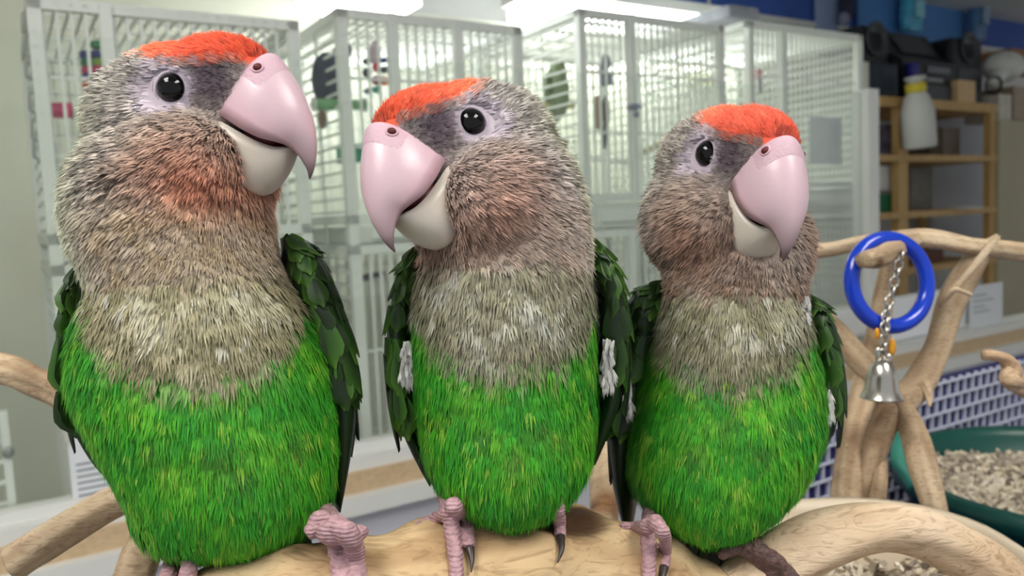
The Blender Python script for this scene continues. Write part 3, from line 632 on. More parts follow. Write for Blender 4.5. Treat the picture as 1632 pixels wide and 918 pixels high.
st = thing('driftwood_stand', at(1390, 830, .62), 'branching grey driftwood stand holding a blue ring toy', 'perch stand')
D = .62
branch('cross_branch', [(1200, 402, .66), (1300, 400, .65), (1380, 387, .635), (1470, 380, .62), (1560, 394, .615), (1650, 404, .61), (1720, 408, .6)], (12, 12, 12, 14, 15, 14, 13), M_br, st, 70, .14, 21)
branch('stub', [(1375, 415, .565), (1405, 408, .575), (1440, 388, .60), (1460, 380, .62)], (14, 17, 15, 12), M_br, st, 24, .12, 22, dark=[(at(1441, 388, .588), .004, (.45, .25, .15)), (at(1402, 420, .565), .004, (.4, .28, .2))])
branch('trunk', [(1425, 395, .63), (1408, 470, .64), (1395, 560, .645), (1382, 620, .64), (1362, 700, .62), (1350, 790, .60), (1345, 900, .60), (1342, 1090, .61)], (12, 16, 20, 22, 24, 24, 24, 26), M_br, st, 70, .13, 23, dark=[(at(1367, 645, .60), .012, (.35, .25, .2)), (at(1347, 670, .59), .006, (.9, .6, .3))])
branch('fork', [(1590, 380, .615), (1555, 415, .62), (1518, 480, .625), (1490, 560, .62), (1465, 610, .61), (1420, 660, .60), (1390, 730, .60), (1380, 800, .60), (1378, 900, .60), (1376, 1090, .61)], (8, 17, 21, 20, 22, 20, 19, 17, 17, 18), M_br, st, 80, .13, 24, dark=[(at(1508, 488, .605), .008, (.7, .48, .35)), (at(1395, 700, .585), .01, (.4, .3, .22))])
branch('brace', [(1250, 470, .66), (1310, 512, .65), (1370, 572, .64), (1430, 630, .62), (1452, 660, .61)], (18, 19, 19, 17, 14), M_br, st, 40, .10, 25)
branch('leg', [(1430, 632, .60), (1452, 680, .59), (1470, 740, .575), (1490, 815, .56), (1510, 920, .56), (1520, 1100, .57)], (14, 19, 21, 20, 20, 20), M_br, st, 50, .12, 26)
branch('leg', [(1405, 720, .61), (1403, 760, .59), (1396, 830, .585), (1392, 1000, .59), (1392, 1100, .60)], (8, 11, 13, 14, 14), M_br, st, 30, .1, 27)
branch('thorn', [(1470, 610, .60), (1480, 630, .595), (1482, 648, .59)], (9, 6, 2), M_br, st, 14, .1, 28)
branch('twig', [(1548, 470, .60), (1520, 462, .60), (1500, 486, .61), (1560, 415, .60), (1590, 376, .6)], (3, 4, 4, 6, 5), M_br, st, 40, .1, 29)
tw = thing('driftwood_twig', at(1640, 720, .55), 'short knobbly pale driftwood twig rising beside the green bowl', 'twig')
branch('stem', [(1566, 565, .53), (1588, 567, .53), (1604, 574, .53), (1614, 592, .53), (1608, 604, .53), (1640, 622, .54), (1700, 660, .56), (1760, 760, .60), (1760, 960, .62)], (7, 9, 10, 13, 14, 15, 16, 16, 16), M_arch, tw, 60, .22, 31, dark=[(at(1576, 566, .515), .005, (.5, .42, .34)), (at(1600, 592, .515), .003, (.4, .3, .25))])
branch('spur', [(1600, 605, .53), (1612, 606, .525), (1626, 612, .53)], (8, 12, 8), M_arch, tw, 12, .1, 32)

# blue ring toy with chain and bell
dR = .585
rg_ = thing('ring_toy', at(1405, 640, dR), 'glossy blue plastic ring with chain and silver bell hung on the driftwood stand', 'bird toy')
M_ring = mat('glossy blue', (10, 58, 190), .18, .05, 14, coat=.4)
mesh('ring', *torus(at(1418, 450, dR), 70*dR/FPX, 12.5*dR/FPX, -_F+.25*_R+.08*_U, 64, 14, 1.0), M_ring, rg_)
M_chain = mat('nickel', (205, 200, 190), .22, .05, 40, metal=1)
cp = spline([at(1437, 402, dR-.012), at(1425, 450, dR-.01), at(1413, 500, dR-.012), at(1410, 530, dR-.014), at(1407, 575, dR-.012)], 15)
for i in range(len(cp)-1):
    m_ = (cp[i]+cp[i+1])/2; t_ = cp[i+1]-cp[i]; x_, y_ = frame(t_); ax = x_ if i % 2 else y_
    mesh('chain_link', *torus(m_, .0030, .0009, ax, 16, 6, 1.35, t_), M_chain, rg_)
bc = at(1405, 632, dR-.012); kb = 1.2*dR/FPX; bc = at(1405, 634, dR-.012)
bel = mesh('bell', *lathe([(27*kb, 0), (26*kb, 2*kb), (21*kb, 12*kb), (19*kb, 28*kb), (15*kb, 42*kb), (7*kb, 51*kb), (0, 53*kb)], bc, (0.02, 0, 1), 32), M_chain, rg_)
mesh('clapper', *ellipsoid(bc+np.array([0, 0, -.0005]), (.0035, .0035, .0035), None, 14, 8), M_chain, bel)
mesh('bell_loop', *torus(bc+np.array([0, 0, 57*kb]), .0035, .001, (0, 1, 0), 18, 6), M_chain, bel)
M_tag = mat('amber plastic', (232, 160, 40), .3, .1, 30)
for (x, y, s_) in ((1422, 553, 1.), (1398, 532, .7)):
    mesh('amber_tag', *ellipsoid(at(x, y, dR-.012), (.0026*s_, .0016, .0062*s_), None, 12, 8), M_tag, rg_)
for (x, y) in ((1399, 565), (1417, 575), (1402, 590)):
    mesh('snap_clip', *ellipsoid(at(x, y, dR-.014), (.0025, .002, .0055), None, 12, 8), M_chain, rg_)

# ================================================================ PARROTS
from mathutils.bvhtree import BVHTree
logo = [o for o in pr.children if o.name.startswith('log')][0]
_bv = BVHTree.FromPolygons([(v.co + pr.location)[:] for v in logo.data.vertices], [p.vertices[:] for p in logo.data.polygons])
def logdepth(px, py):
    dr = _F + (px-CX)/FPX*_R - (py-CY)/FPX*_U; n = np.linalg.norm(dr)
    h_ = _bv.ray_cast(Vector(CAM), Vector(dr/n))
    return None if h_[0] is None else h_[3]/n
# the dark hollow knot in the log between two parrots
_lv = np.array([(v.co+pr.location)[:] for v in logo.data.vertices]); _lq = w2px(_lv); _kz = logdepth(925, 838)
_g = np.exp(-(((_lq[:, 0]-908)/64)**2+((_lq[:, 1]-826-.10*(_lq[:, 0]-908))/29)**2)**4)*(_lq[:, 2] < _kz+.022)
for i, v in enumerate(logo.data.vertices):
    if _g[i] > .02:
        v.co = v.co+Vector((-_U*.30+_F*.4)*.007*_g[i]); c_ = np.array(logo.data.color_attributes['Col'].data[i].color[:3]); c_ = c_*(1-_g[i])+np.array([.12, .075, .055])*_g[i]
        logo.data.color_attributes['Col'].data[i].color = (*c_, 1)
def RH(yaw, pit, roll):
    yaw, pit, roll = map(math.radians, (yaw, pit, roll))
    B = np.array([[0, 1, 0], [0, 0, -1], [-1, 0, 0]], float); cy, sy = math.cos(yaw), math.sin(yaw); cp, sp = math.cos(pit), math.sin(pit); cr, sr = math.cos(roll), math.sin(roll)
    return B@np.array([[cy, -sy, 0], [sy, cy, 0], [0, 0, 1]])@np.array([[cp, 0, -sp], [0, 1, 0], [sp, 0, cp]])@np.array([[1, 0, 0], [0, cr, -sr], [0, sr, cr]])
def linA(c):
    c = np.asarray(c, float)/255; return np.where(c <= .04045, c/12.92, ((c+.055)/1.055)**2.4)
def fastmesh(name, V, Q, T, C, m, parent):
    me = bpy.data.meshes.new(name); V = V-np.array(parent['_o']); nv = len(V); nl = Q.size+T.size; nq, ntr = len(Q), len(T)
    me.vertices.add(nv); me.vertices.foreach_set('co', V.astype(np.float32).ravel())
    me.loops.add(nl); me.loops.foreach_set('vertex_index', np.r_[Q.ravel(), T.ravel()].astype(np.int32))
    me.polygons.add(nq+ntr); me.polygons.foreach_set('loop_start', np.r_[np.arange(nq)*4, nq*4+np.arange(ntr)*3].astype(np.int32))
    me.update(calc_edges=True); me.validate()
    me.polygons.foreach_set('use_smooth', [True]*(nq+ntr))
    a = me.color_attributes.new('Col', 'FLOAT_COLOR', 'POINT'); a.data.foreach_set('color', np.c_[C, np.ones(nv)].astype(np.float32).ravel())
    me.materials.append(m); o = bpy.data.objects.new(name, me); COL.objects.link(o); o.parent = parent; o['_o'] = parent['_o']; o['kind'] = 'stuff'; return o
def plume(P, Nn, Dd, L, Wd, lift, C0, C1, nb, rng):
    """tufted feathers: nb tapering barbs each"""
    S_ = np.cross(Nn, Dd); n = len(P); Vs = []; Cs = []
    L = L[:, None]; Wd = Wd[:, None]; lift = lift[:, None]
    for j in range(nb):
        u = (j/(nb-1)*2-1) if nb > 1 else 0.
        jt = rng.normal(size=(n, 1))*.10; jl = 1+rng.normal(size=(n, 1))*.08
        hw = Wd/nb*.75
        root = P + S_*Wd*.22*u - Nn*.0004
        mid = P + Dd*L*.5*jl + S_*Wd*(.46*u+jt*.4) + Nn*L*lift*.75
        tip = P + Dd*L*(1-.28*u*u)*jl + S_*Wd*(.52*u+jt) + Nn*L*lift*(1.0+rng.normal(size=(n, 1))*.25)
        Vs += [np.stack([root-S_*hw*.6, root+S_*hw*.6, mid+S_*hw, mid-S_*hw, tip], 1)]
        v = 1+rng.normal(size=(n, 1))*.07
        Cs += [np.stack([C0*v, C0*v, (C0+C1)*.5*v, (C0+C1)*.5*v, C1*v], 1)]
    V = np.concatenate(Vs, 0).reshape(-1, 3); C = np.clip(np.concatenate(Cs, 0).reshape(-1, 3), 0.002, 1)
    k = np.arange(n*nb)*5
    return V, np.stack([k, k+1, k+2, k+3], 1), np.stack([k+3, k+2, k+4], 1), C
M_fea = vcmat('plumage', .62, .25, .0); M_beak = vcmat('beak horn', .30, .45, 0, .10, 500); M_skin = vcmat('body skin', .7, .2)
M_eye = mat('dark eye', (5, 4, 4), .03, 0, 5, spec=.42); M_lid = mat('eyelid skin', (192, 178, 190), .6, .08, 300, bump=.3); M_nost = mat('nostril', (96, 34, 36), .6, .1, 200)
M_foot = mat('scaly foot skin', (178, 140, 146), .5, .16, 420, bump=.9, spec=.4); M_claw = mat('dark claw', (62, 52, 50), .3, .15, 300); M_mouth = mat('mouth lining', (104, 40, 44), .5, .2, 200)
for m_ in (M_foot,):
    nt = m_.node_tree; vo = nt.nodes.new('ShaderNodeTexWave'); vo.bands_direction = 'Z'; vo.inputs['Scale'].default_value = 230; vo.inputs['Distortion'].default_value = 2.5; vo.inputs['Detail'].default_value = 2; vo.inputs['Detail Scale'].default_value = 3; tc = nt.nodes.new('ShaderNodeTexCoord'); mp = nt.nodes.new('ShaderNodeMapping'); mp.inputs['Scale'].default_value = (1, 1, 1)
    nt.links.new(tc.outputs['Object'], mp.inputs[0]); nt.links.new(mp.outputs[0], vo.inputs['Vector']); bn = [n for n in nt.nodes if n.type == 'BUMP'][0]; bn.inputs['Distance'].default_value = .0003
    nt.links.new(vo.outputs['Fac'], bn.inputs['Height'])
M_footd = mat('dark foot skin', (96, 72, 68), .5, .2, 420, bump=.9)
M_wing = vcmat('wing feather', .45, .35)
# leaf shaped wing feathers: meshes shared between copies (unit length along +Y, normal +Z)
def leafmesh(name, wd, c_mid, c_edge, c_tip):
    V = []; F = []; C = []; nr_ = 7; nc = 5
    for i in range(nr_):
        t = i/(nr_-1); wv = wd*(.30+.70*math.sin(PI*min(1, t*.62+.12)))*(1-max(0, t-.72)**1.5*5.2)
        wv = max(wv, .012)
        for j in range(nc):
            u = j/(nc-1)*2-1
            V.append((u*wv*.5, t-.10*abs(u)**2*(t > .6)*t, .05*math.sin(PI*t*.8)-.16*wv*u*u-.03*t+.02*(j == 2)))
            e = abs(u)**1.5; c = np.array(c_mid)*(1-e)+np.array(c_edge)*e; c = c*(1-t**3)+np.array(c_tip)*t**3; C.append(lin(c))
    for i in range(nr_-1):
        for j in range(nc-1): F.append((i*nc+j, i*nc+j+1, (i+1)*nc+j+1, (i+1)*nc+j))
    me = bpy.data.meshes.new(name); me.from_pydata(V, [], F); me.polygons.foreach_set('use_smooth', [True]*len(F))
    a = me.color_attributes.new('Col', 'FLOAT_COLOR', 'POINT'); a.data.foreach_set('color', np.c_[np.array(C), np.ones(len(C))].astype(np.float32).ravel())
    me.materials.append(M_wing); return me
LEAF = {'covert': [leafmesh('covert', .62, (22, 42, 16), (44, 74, 24), (58, 92, 28)), leafmesh('covert', .66, (18, 32, 14), (32, 54, 20), (40, 66, 22)), leafmesh('covert', .6, (28, 60, 18), (58, 98, 30), (84, 122, 38))],
        'flight': [leafmesh('flight_feather', .20, (18, 26, 18), (32, 66, 24), (28, 54, 22)), leafmesh('flight_feather', .22, (14, 18, 16), (24, 44, 22), (22, 38, 20))]}

def loft(rows, n=36, phi=0.):
    """rows of (centre xyz camera cm, half width, half depth)"""
    V = []; F = []
    for (c, hw, hd) in rows:
        for j in range(n):
            a = 2*PI*j/n; V.append((c[0]+hw*math.cos(a)*math.cos(phi)+hd*math.sin(a)*math.sin(phi), c[1], c[2]-hw*math.cos(a)*math.sin(phi)+hd*math.sin(a)*math.cos(phi)))
    k = len(rows)
    for i in range(k-1):
        for j in range(n): F.append((i*n+j, (i+1)*n+j, (i+1)*n+(j+1) % n, i*n+(j+1) % n))
    F += [tuple(range(n)), tuple((k-1)*n+j for j in range(n))[::-1]]
    return c2w(np.array(V)), F
def rows_px(R_, n, phi=0.):
    """resample (y, xl, xr, z, hd) pixel rows smoothly"""
    Q = spline(np.array(R_, float), n); out = []
    for y, xl, xr, z, hd in Q:
        k = z/FPX; xc = ((xl+xr)/2-CX)*k; hw = max((xr-xl)/2*k, .05); hd = max(hd, .05)
        an = np.linspace(0, 2*PI, 60)
        for _ in range(5):              # the outline seen is that of the rounded section, not of its middle plane
            pz = z-hw*np.cos(an)*math.sin(phi)+hd*np.sin(an)*math.cos(phi); pp = CX+FPX*(xc+hw*np.cos(an)*math.cos(phi)+hd*np.sin(an)*math.sin(phi))/pz; e0, e1 = pp.min(), pp.max()
            xc += ((xl+xr)-(e0+e1))/2*k; hw = max(hw+((xr-xl)-(e1-e0))/2*k, .05)
        out.append((xc, (y-CY)*k, z, hw, hd))
    return [((a, b, c), d, e) for a, b, c, d, e in out]

HEADELL = [((.6, 0, .08), (2.35, 1.5, 1.72)), ((1.05, 0, .72), (2.05, 1.45, 1.28)), ((-1.75, 0, -.85), (2.25, 2.0, 2.2)), ((-.6, 0, .35), (2.2, 1.62, 1.5)),
           ((0.2, 1.0, -2.85), (2.2, 1.75, 2.1)), ((0.2, -1.0, -2.85), (2.2, 1.75, 2.1)), ((.9, 0, -3.9), (1.6, 1.6, 1.1)), ((-1.2, 0, -3.0), (2.7, 2.6, 2.7)), ((-.6, 0, -1.4), (2.1, 2.0, 2.0))]
UB = [((2.35, .75), (1.35, -.85), .95), ((3.2, 1.22), (1.91, -1.05), 1.14), ((3.8, .72), (2.65, -1.5), 1.27), ((4.32, -.06), (3.3, -1.85), 1.16), ((4.67, -.85), (3.8, -2.0), .90), ((4.86, -1.75), (4.10, -2.14), .56), ((4.86, -2.43), (4.40, -2.50), .32), ((4.75, -2.95), (4.56, -2.92), .14), ((4.61, -3.26), (4.58, -3.24), .025)]
LB = [((1.3, -1.1), (1.3, -3.2), 1.0), ((1.85, -1.22), (1.9, -3.6), 1.1), ((2.5, -1.58), (2.6, -3.78), 1.12), ((3.1, -1.92), (3.1, -3.55), 1.0), ((3.6, -2.12), (3.55, -3.08), .74), ((3.90, -2.12), (3.88, -2.55), .48), ((4.06, -2.12), (4.04, -2.25), .26)]
def beakmesh(T, upper, n=40, m=22):
    Q = spline(np.array([[a[0], a[1], b[0], b[1], w_] for a, b, w_ in T]), n); V = []; F = []; C = []
    for i, (cx_, cz, tx, tz, w_) in enumerate(Q):
        w_ = max(w_, .01)
        for j in range(m+1):
            a = PI*j/m; co, si = math.cos(a), math.sin(a)
            yy = w_*math.copysign(abs(co)**(1.0 if upper else .8), co); hh = max(si, 0)**(.86 if upper else .75)
            if upper: X = tx+(cx_-tx)*hh; Z = tz+(cz-tz)*hh
            else: X = cx_+(tx-cx_)*hh; Z = cz+(tz-cz)*hh
            V.append((X, yy, Z))
            t = i/(n-1)
            if upper:
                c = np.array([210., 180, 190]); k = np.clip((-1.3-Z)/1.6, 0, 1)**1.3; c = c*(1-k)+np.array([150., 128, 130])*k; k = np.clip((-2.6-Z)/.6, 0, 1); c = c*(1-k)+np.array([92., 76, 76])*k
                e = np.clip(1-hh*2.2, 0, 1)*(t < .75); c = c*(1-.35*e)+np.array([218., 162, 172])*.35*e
            else:
                c = np.array([205., 194, 182])
            C.append(lin(c))
        # inner face
        for j in range(1, m):
            a = PI*j/m; yy = -w_*math.cos(a)*.86; d_ = .30*math.sin(a)*w_
            if upper: V.append((tx+(cx_-tx)*.10+d_*.2, yy, tz+d_*.5))
            else: V.append((cx_, yy, cz-.06-d_*.5))
            C.append(lin((120, 62, 64) if upper else (96, 70, 66)))
    s_ = 2*m
    for i in range(n-1):
        for j in range(s_):
            q = (i*s_+j, i*s_+(j+1) % s_, (i+1)*s_+(j+1) % s_, (i+1)*s_+j); F.append(q if upper else q[::-1])
    F.append(tuple(range(s_))[::-1]); F.append(tuple((n-1)*s_+j for j in range(s_)))
    return np.array(V), F, np.array(C)

def parrot(idx, label, yaw, pit, roll, T, torso, wings, neckline, bib_y, feet, tuft, pal, root_px, nfe=26000):
    rng = np.random.default_rng(100+idx)
    R3 = RH(yaw, pit, roll); T = np.array(T, float)
    h2w = lambda P: c2w(np.asarray(P, float)@R3.T+T)
    def w2h(Pw):
        q = (Pw-CAM)*100; c_ = np.stack([q@_R, -(q@_U), q@_F], -1); return (c_-T)@R3
    hdir = lambda v: c2w(np.asarray(v, float)@R3.T)-CAM     # cm direction -> world (scaled .01)
    root = thing('parrot', at(*root_px), label, 'parrot', 'green parrots perched on the driftwood log')
    # ---- continuous body
    V = []; F = []
    def add(Vx, Fx):
        n = len(V); V.extend(np.asarray(Vx).tolist()); F.extend([[i+n for i in f] for f in Fx])
    tm = torso[len(torso)//2]; PHI = math.atan(((tm[1]+tm[2])/2-CX)/FPX)      # the body is turned towards the camera
    trow = rows_px(torso, 26, PHI); add(*loft(trow, 36, PHI))
    for c, r in HEADELL:
        Ve, Fe = ellipsoid(c, r); add(h2w(Ve), Fe)
    hn = np.array([-.7, 0, -4.2])@R3.T+T; tn = np.array(trow[3][0])
    P_ = np.array([hn, (hn+tn)/2, tn]); Vn, Fn = tube(spline(c2w(P_), 8), np.linspace(.027, .030, 8)*pal.get('neck', 1), 24); add(Vn, Fn)
    me = bpy.data.meshes.new('tmp'); me.from_pydata([list(v) for v in V], [], F); ob = bpy.data.objects.new('tmp', me); COL.objects.link(ob)
    md = ob.modifiers.new('r', 'REMESH'); md.mode = 'VOXEL'; md.voxel_size = .0017; md.use_smooth_shade = True
    sm = ob.modifiers.new('s', 'SMOOTH'); sm.iterations = 26; sm.factor = .5
    dg = bpy.context.evaluated_depsgraph_get(); ev = ob.evaluated_get(dg); bm_ = bpy.data.meshes.new_from_object(ev)
    bpy.data.objects.remove(ob)
    nv = len(bm_.vertices); co = np.empty(nv*3, np.float32); bm_.vertices.foreach_get('co', co); co = co.reshape(-1, 3).astype(float)
    bm_.calc_loop_triangles(); nt_ = len(bm_.loop_triangles); tri = np.empty(nt_*3, np.int32); bm_.loop_triangles.foreach_get('vertices', tri); tri = tri.reshape(-1, 3)
    vn = np.empty(nv*3, np.float32); bm_.vertex_normals.foreach_get('vector', vn); vn = vn.reshape(-1, 3).astype(float)
    nl = np.array(neckline, float)
    ph = rng.uniform(0, 6.28, 12)
    def lf(P, f, o):
        a, b, c_ = P[:, 0]*f, P[:, 1]*f*.6, P[:, 2]*f
        return np.clip(.5+.28*np.sin(a*1.3+c_*.7+ph[o])+.28*np.sin(c_*1.1-a*.5+b+ph[o+1])+.22*np.sin(a*2.3+c_*1.9+ph[o+2])+.18*np.sin(-a*2.9+c_*3.1+ph[o+3]), 0, 1)
    def colour(Pw, rnd):
        rb = np.clip(lf(Pw, 190, 0)*.8+(rnd-.5)*.5+.1, 0, 1); rgn = np.clip(lf(Pw, 170, 4)*.75+(rnd-.5)*.7+.12, 0, 1)
        h = w2h(Pw); q = w2px(Pw); x, y = q[:, 0], q[:, 1]; n = len(Pw); sy = np.abs(h[:, 1])
        X, Z = h[:, 0], h[:, 2]
        def mix(c, c2, k): return c*(1-k[:, None])+np.array(c2, float)*k[:, None]
        c = np.tile(np.array(pal['grey'], float), (n, 1))
        c = mix(c, pal['nape'], np.clip((-X-1.2)/1.8, 0, 1)*np.clip((1.2-Z)/2, 0, 1)*.85)
        ck = np.exp(-(((X-.8)/1.7)**2+((Z+2.6)/1.6)**2)); c = mix(c, pal['cheek'], np.clip(ck*1.1, 0, 1)*.8)
        rf = np.clip((-3.1-Z)/1.3, 0, 1)*np.clip((X+2.6)/1.6, 0, 1)*(.55+.45*lf(Pw, 330, 8)); c = mix(c, pal['ruff'], rf*.85)
        ck2 = np.exp(-(((X-1.7)/1.1)**2+((Z+3.2)/1.1)**2)); c = mix(c, pal['cheek2'], np.clip(ck2*1.0, 0, 1)*.75)
        lo = np.exp(-(((X-1.75)/.75)**2+((Z-.25)/.75)**2+((sy-1.2)/.9)**2)); c = mix(c, (104, 90, 98), np.clip(lo*1.3, 0, 1))
        ed = np.sqrt((X-.25)**2+(Z-.0)**2+((sy-1.6)*.8)**2); c = mix(c, (188, 174, 188), np.clip((1.15-ed)/.35, 0, 1)*.9)
        zc = np.where(X > -.2, .88-.10*np.clip(X, 0, 3)+.12*np.clip(X-1.9, 0, 1), .88+(-X-.2)*.42)+.10*(rnd-.5)
        cr = np.clip((Z-zc)/.22, 0, 1)*np.clip((X+2.0)/.9, 0, 1)
        redv = np.array(pal['red'])[None]*(1-.0*rnd[:, None])+np.array([0, 34., 26.])*(np.clip((.9-X)/2.2, 0, .9)+(rnd-.5)*.5)[:, None]
        c = c*(1-cr[:, None])+redv*cr[:, None]
        dk = np.clip((X-2.8)/.25, 0, 1)*np.clip((1.45-Z)/.3, 0, 1)*(X < 3.4)*(Z > .2); c = mix(c, (96, 76, 80), dk*.5)
        # bib and belly
        bk = np.clip((y-(bib_y+(rnd-.5)*26))/16, 0, 1)
        bib = np.tile(np.array(pal['bib'], float), (n, 1)); bib = mix(bib, pal['bib_pale'], np.clip((rb-.55)/.4, 0, 1)*.75); bib = mix(bib, pal['bib_dark'], np.clip((.42-rb)/.35, 0, 1)*.75)
        yn = np.interp(x, nl[:, 0], nl[:, 1])-26; gk = np.clip((y-yn-(rnd-.5)*44)/40, 0, 1)
        bib = mix(bib, pal['bib_dark'], np.clip((y-yn+62)/50, 0, 1)*.5)
        c = c*(1-bk[:, None])+bib*bk[:, None]
        low = np.clip((yn-y+10)/60, 0, 1)*0
        g1 = np.array([62., 150, 34]); gc = np.tile(g1, (n, 1)); r2 = (rnd*7.13) % 1
        gc = mix(gc, (108, 172, 46), np.clip((rgn-.55)/.4, 0, 1)*.7); gc = mix(gc, (44, 136, 44), np.clip((.45-rgn)/.4, 0, 1)*.7)
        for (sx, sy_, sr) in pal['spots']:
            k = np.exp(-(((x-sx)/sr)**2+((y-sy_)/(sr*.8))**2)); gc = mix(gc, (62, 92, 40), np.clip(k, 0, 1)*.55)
        c = c*(1-gk[:, None])+gc*gk[:, None]
        isred = cr*(1-bk)*(1-gk)
        return c, h, q, bk*(1-gk), gk, isred
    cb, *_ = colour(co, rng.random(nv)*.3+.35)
    bm_.name = 'body'; bm_.materials.clear(); bm_.materials.append(M_skin)
    a_ = bm_.color_attributes.new('Col', 'FLOAT_COLOR', 'POINT'); a_.data.foreach_set('color', np.c_[linA(cb), np.ones(nv)].astype(np.float32).ravel())
    bm_.vertices.foreach_set('co', (co-np.array(root['_o'])).astype(np.float32).ravel())
    body = bpy.data.objects.new('body', bm_); COL.objects.link(body); body.parent = root; body['_o'] = root['_o']
    # ---- plumage
    A, B, C_ = co[tri[:, 0]], co[tri[:, 1]], co[tri[:, 2]]
    nf = np.cross(B-A, C_-A); ar = np.linalg.norm(nf, axis=1)/2; cen = (A+B+C_)/3; nf /= (2*ar[:, None]+1e-12)
    view = CAM-cen; view /= np.linalg.norm(view, axis=1, keepdims=True); fac = (nf*view).sum(1)
    hc = w2h(cen); qp = w2px(cen); yn = np.interp(qp[:, 0], nl[:, 0], nl[:, 1])
    wgt = ar*np.where(fac > -.25, 1., .3); hd_ = qp[:, 1] < bib_y; wgt *= np.where(hd_, 2.3, 1.)
    wgt *= np.where(hd_ & (hc[:, 2] > .6), 1.8, 1.)
    ti = rng.choice(nt_, nfe, p=wgt/wgt.sum()); r1 = np.sqrt(rng.random(nfe)); r2 = rng.random(nfe)
    b0, b1, b2 = (1-r1)[:, None], (r1*(1-r2))[:, None], (r1*r2)[:, None]
    P = A[ti]*b0+B[ti]*b1+C_[ti]*b2; Nn = vn[tri[ti, 0]]*b0+vn[tri[ti, 1]]*b1+vn[tri[ti, 2]]*b2; Nn /= np.linalg.norm(Nn, axis=1, keepdims=True)
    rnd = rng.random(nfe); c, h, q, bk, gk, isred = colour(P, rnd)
    X, Y, Z = h.T; sy = np.abs(Y)
    ed = np.sqrt((X-.25)**2+Z**2+((sy-1.55)*.7)**2)
    keep = ~((ed < .80) & (gk < .5)) & ~((X > 2.75) & (Z < 1.05) & (Z > -2.9) & (sy < 1.5) & (bk < .5) & (gk < .5)) & ~((X > 1.75) & (Z > -3.3) & (Z < -1.0) & (sy < 1.0) & (bk+gk < .5))
    lor = (X > .75) & (Z > -.75) & (Z < .75) & (bk+gk < .5); keep &= ~(lor & (rng.random(nfe) < .35))
    # flow: away from the beak on the head, down on neck and body
    fh = h-np.array([3.4, 0, .3]); fh[:, 1] *= .9; fh[:, 2] -= .5*np.clip(-Z, 0, 3); fh = (fh@R3.T); fw = fh[:, 0:1]*_R-fh[:, 1:2]*_U+fh[:, 2:3]*_F; fw /= np.linalg.norm(fw, axis=1, keepdims=True)
    xm = np.interp(q[:, 1], [t_[0] for t_ in torso], [(t_[1]+t_[2])/2 for t_ in torso])
    dn = -_U[None]+((q[:, 0]-xm)/260)[:, None]*_R*.20+rng.normal(size=(nfe, 3))*.13
    kk = np.clip(bk+gk, 0, 1)[:, None]; D_ = fw*(1-kk)+dn*kk+rng.normal(size=(nfe, 3))*.05
    D_ -= Nn*(D_*Nn).sum(1, keepdims=True); D_ /= np.linalg.norm(D_, axis=1, keepdims=True)+1e-9
    L = np.full(nfe, .0054); Wd = np.full(nfe, .0028); lift = np.full(nfe, .20)
    back = np.clip((-X+1)/3, 0, 1); L += .0024*back; Wd += .0016*back
    chk = np.clip(np.exp(-(((X-.8)/1.9)**2+((Z+2.9)/1.7)**2))*1.2, 0, 1); L += .0014*chk; lift += .16*chk
    L = np.where(isred > .5, .0050, L); Wd = np.where(isred > .5, .0020, Wd); lift = np.where(isred > .5, .22, lift)
    L = np.where(lor, .0034, L); Wd = np.where(lor, .0012, Wd)
    L = L*(1-bk)+.0100*bk; Wd = Wd*(1-bk)+.0034*bk; lift = lift*(1-bk)+.15*bk
    L = L*(1-gk)+.0115*gk; Wd = Wd*(1-gk)+.0030*gk; lift = lift*(1-gk)+.09*gk
    L *= rng.uniform(.7, 1.25, nfe); lift = np.clip(lift*rng.uniform(.4, 1.7, nfe), .03, .7)
    fj = 1+rng.normal(size=(nfe, 1))*np.where(gk+bk > .5, .06, .09)[:, None]; hdk = np.clip(1-gk-bk, 0, 1)[:, None]
    C0 = linA(np.clip(c*fj*.97, 0, 255)); C1 = linA(np.clip(c*fj*1.03, 0, 255))
    # dark feather tips on the back of the head, pale shafts elsewhere
    spk = (rng.random(nfe) < .42*np.clip((-X+1.0)/1.5, 0, 1)*np.clip((Z+5)/2, 0, 1))*(bk+gk < .5)*(isred < .4); C1 = np.where(spk[:, None] > 0, C1*.30, C1)
    yel = (rng.random(nfe) < .07)*(gk > .5); C1 = np.where(yel[:, None] > 0, linA([150, 190, 66]), C1)
    pl = (rng.random(nfe) < .06)*(bk > .8)*(q[:, 1] < np.interp(q[:, 0], nl[:, 0], nl[:, 1])-60); C1 = np.where(pl[:, None] > 0, linA([206, 204, 190]), C1)
    P, Nn, D_, L, Wd, lift, C0, C1 = [z_[keep] for z_ in (P, Nn, D_, L, Wd, lift, C0, C1)]
    Vp, Qp, Tp, Cp = plume(P, Nn, D_, L, Wd, lift, C0, C1, 6, rng)
    fastmesh('plumage', Vp, Qp, Tp, Cp, M_fea, root)
    # white down where the wing parts from the flank
    if tuft:
        Pt = []; 
        for (x, y, z, rx, ry, nn) in tuft:
            for k in range(nn): Pt.append(at(x+rng.normal()*rx*.5, y+rng.uniform(-1, 1)*ry, z+rng.normal()*.001))
        Pt = np.array(Pt); n = len(Pt); Nt = np.tile(-_F, (n, 1)); Dt = -_U+rng.normal(size=(n, 3))*.16; Dt -= Nt*(Dt*Nt).sum(1, keepdims=True); Dt /= np.linalg.norm(Dt, axis=1, keepdims=True)
        cw_ = linA(np.clip(np.array([192, 190, 186])+rng.normal(size=(n, 1))*20, 0, 250))
        fastmesh('white_down', *plume(Pt, Nt, Dt, rng.uniform(.004, .0065, n), np.full(n, .0011), rng.uniform(.05, .3, n), cw_, cw_, 5, rng), M_fea, root)
    # ---- beak, cere, nostrils, eyes
    Vb, Fb, Cb = beakmesh(UB, True); up = mesh('upper_beak', h2w(Vb), Fb, M_beak, root, True, Cb)
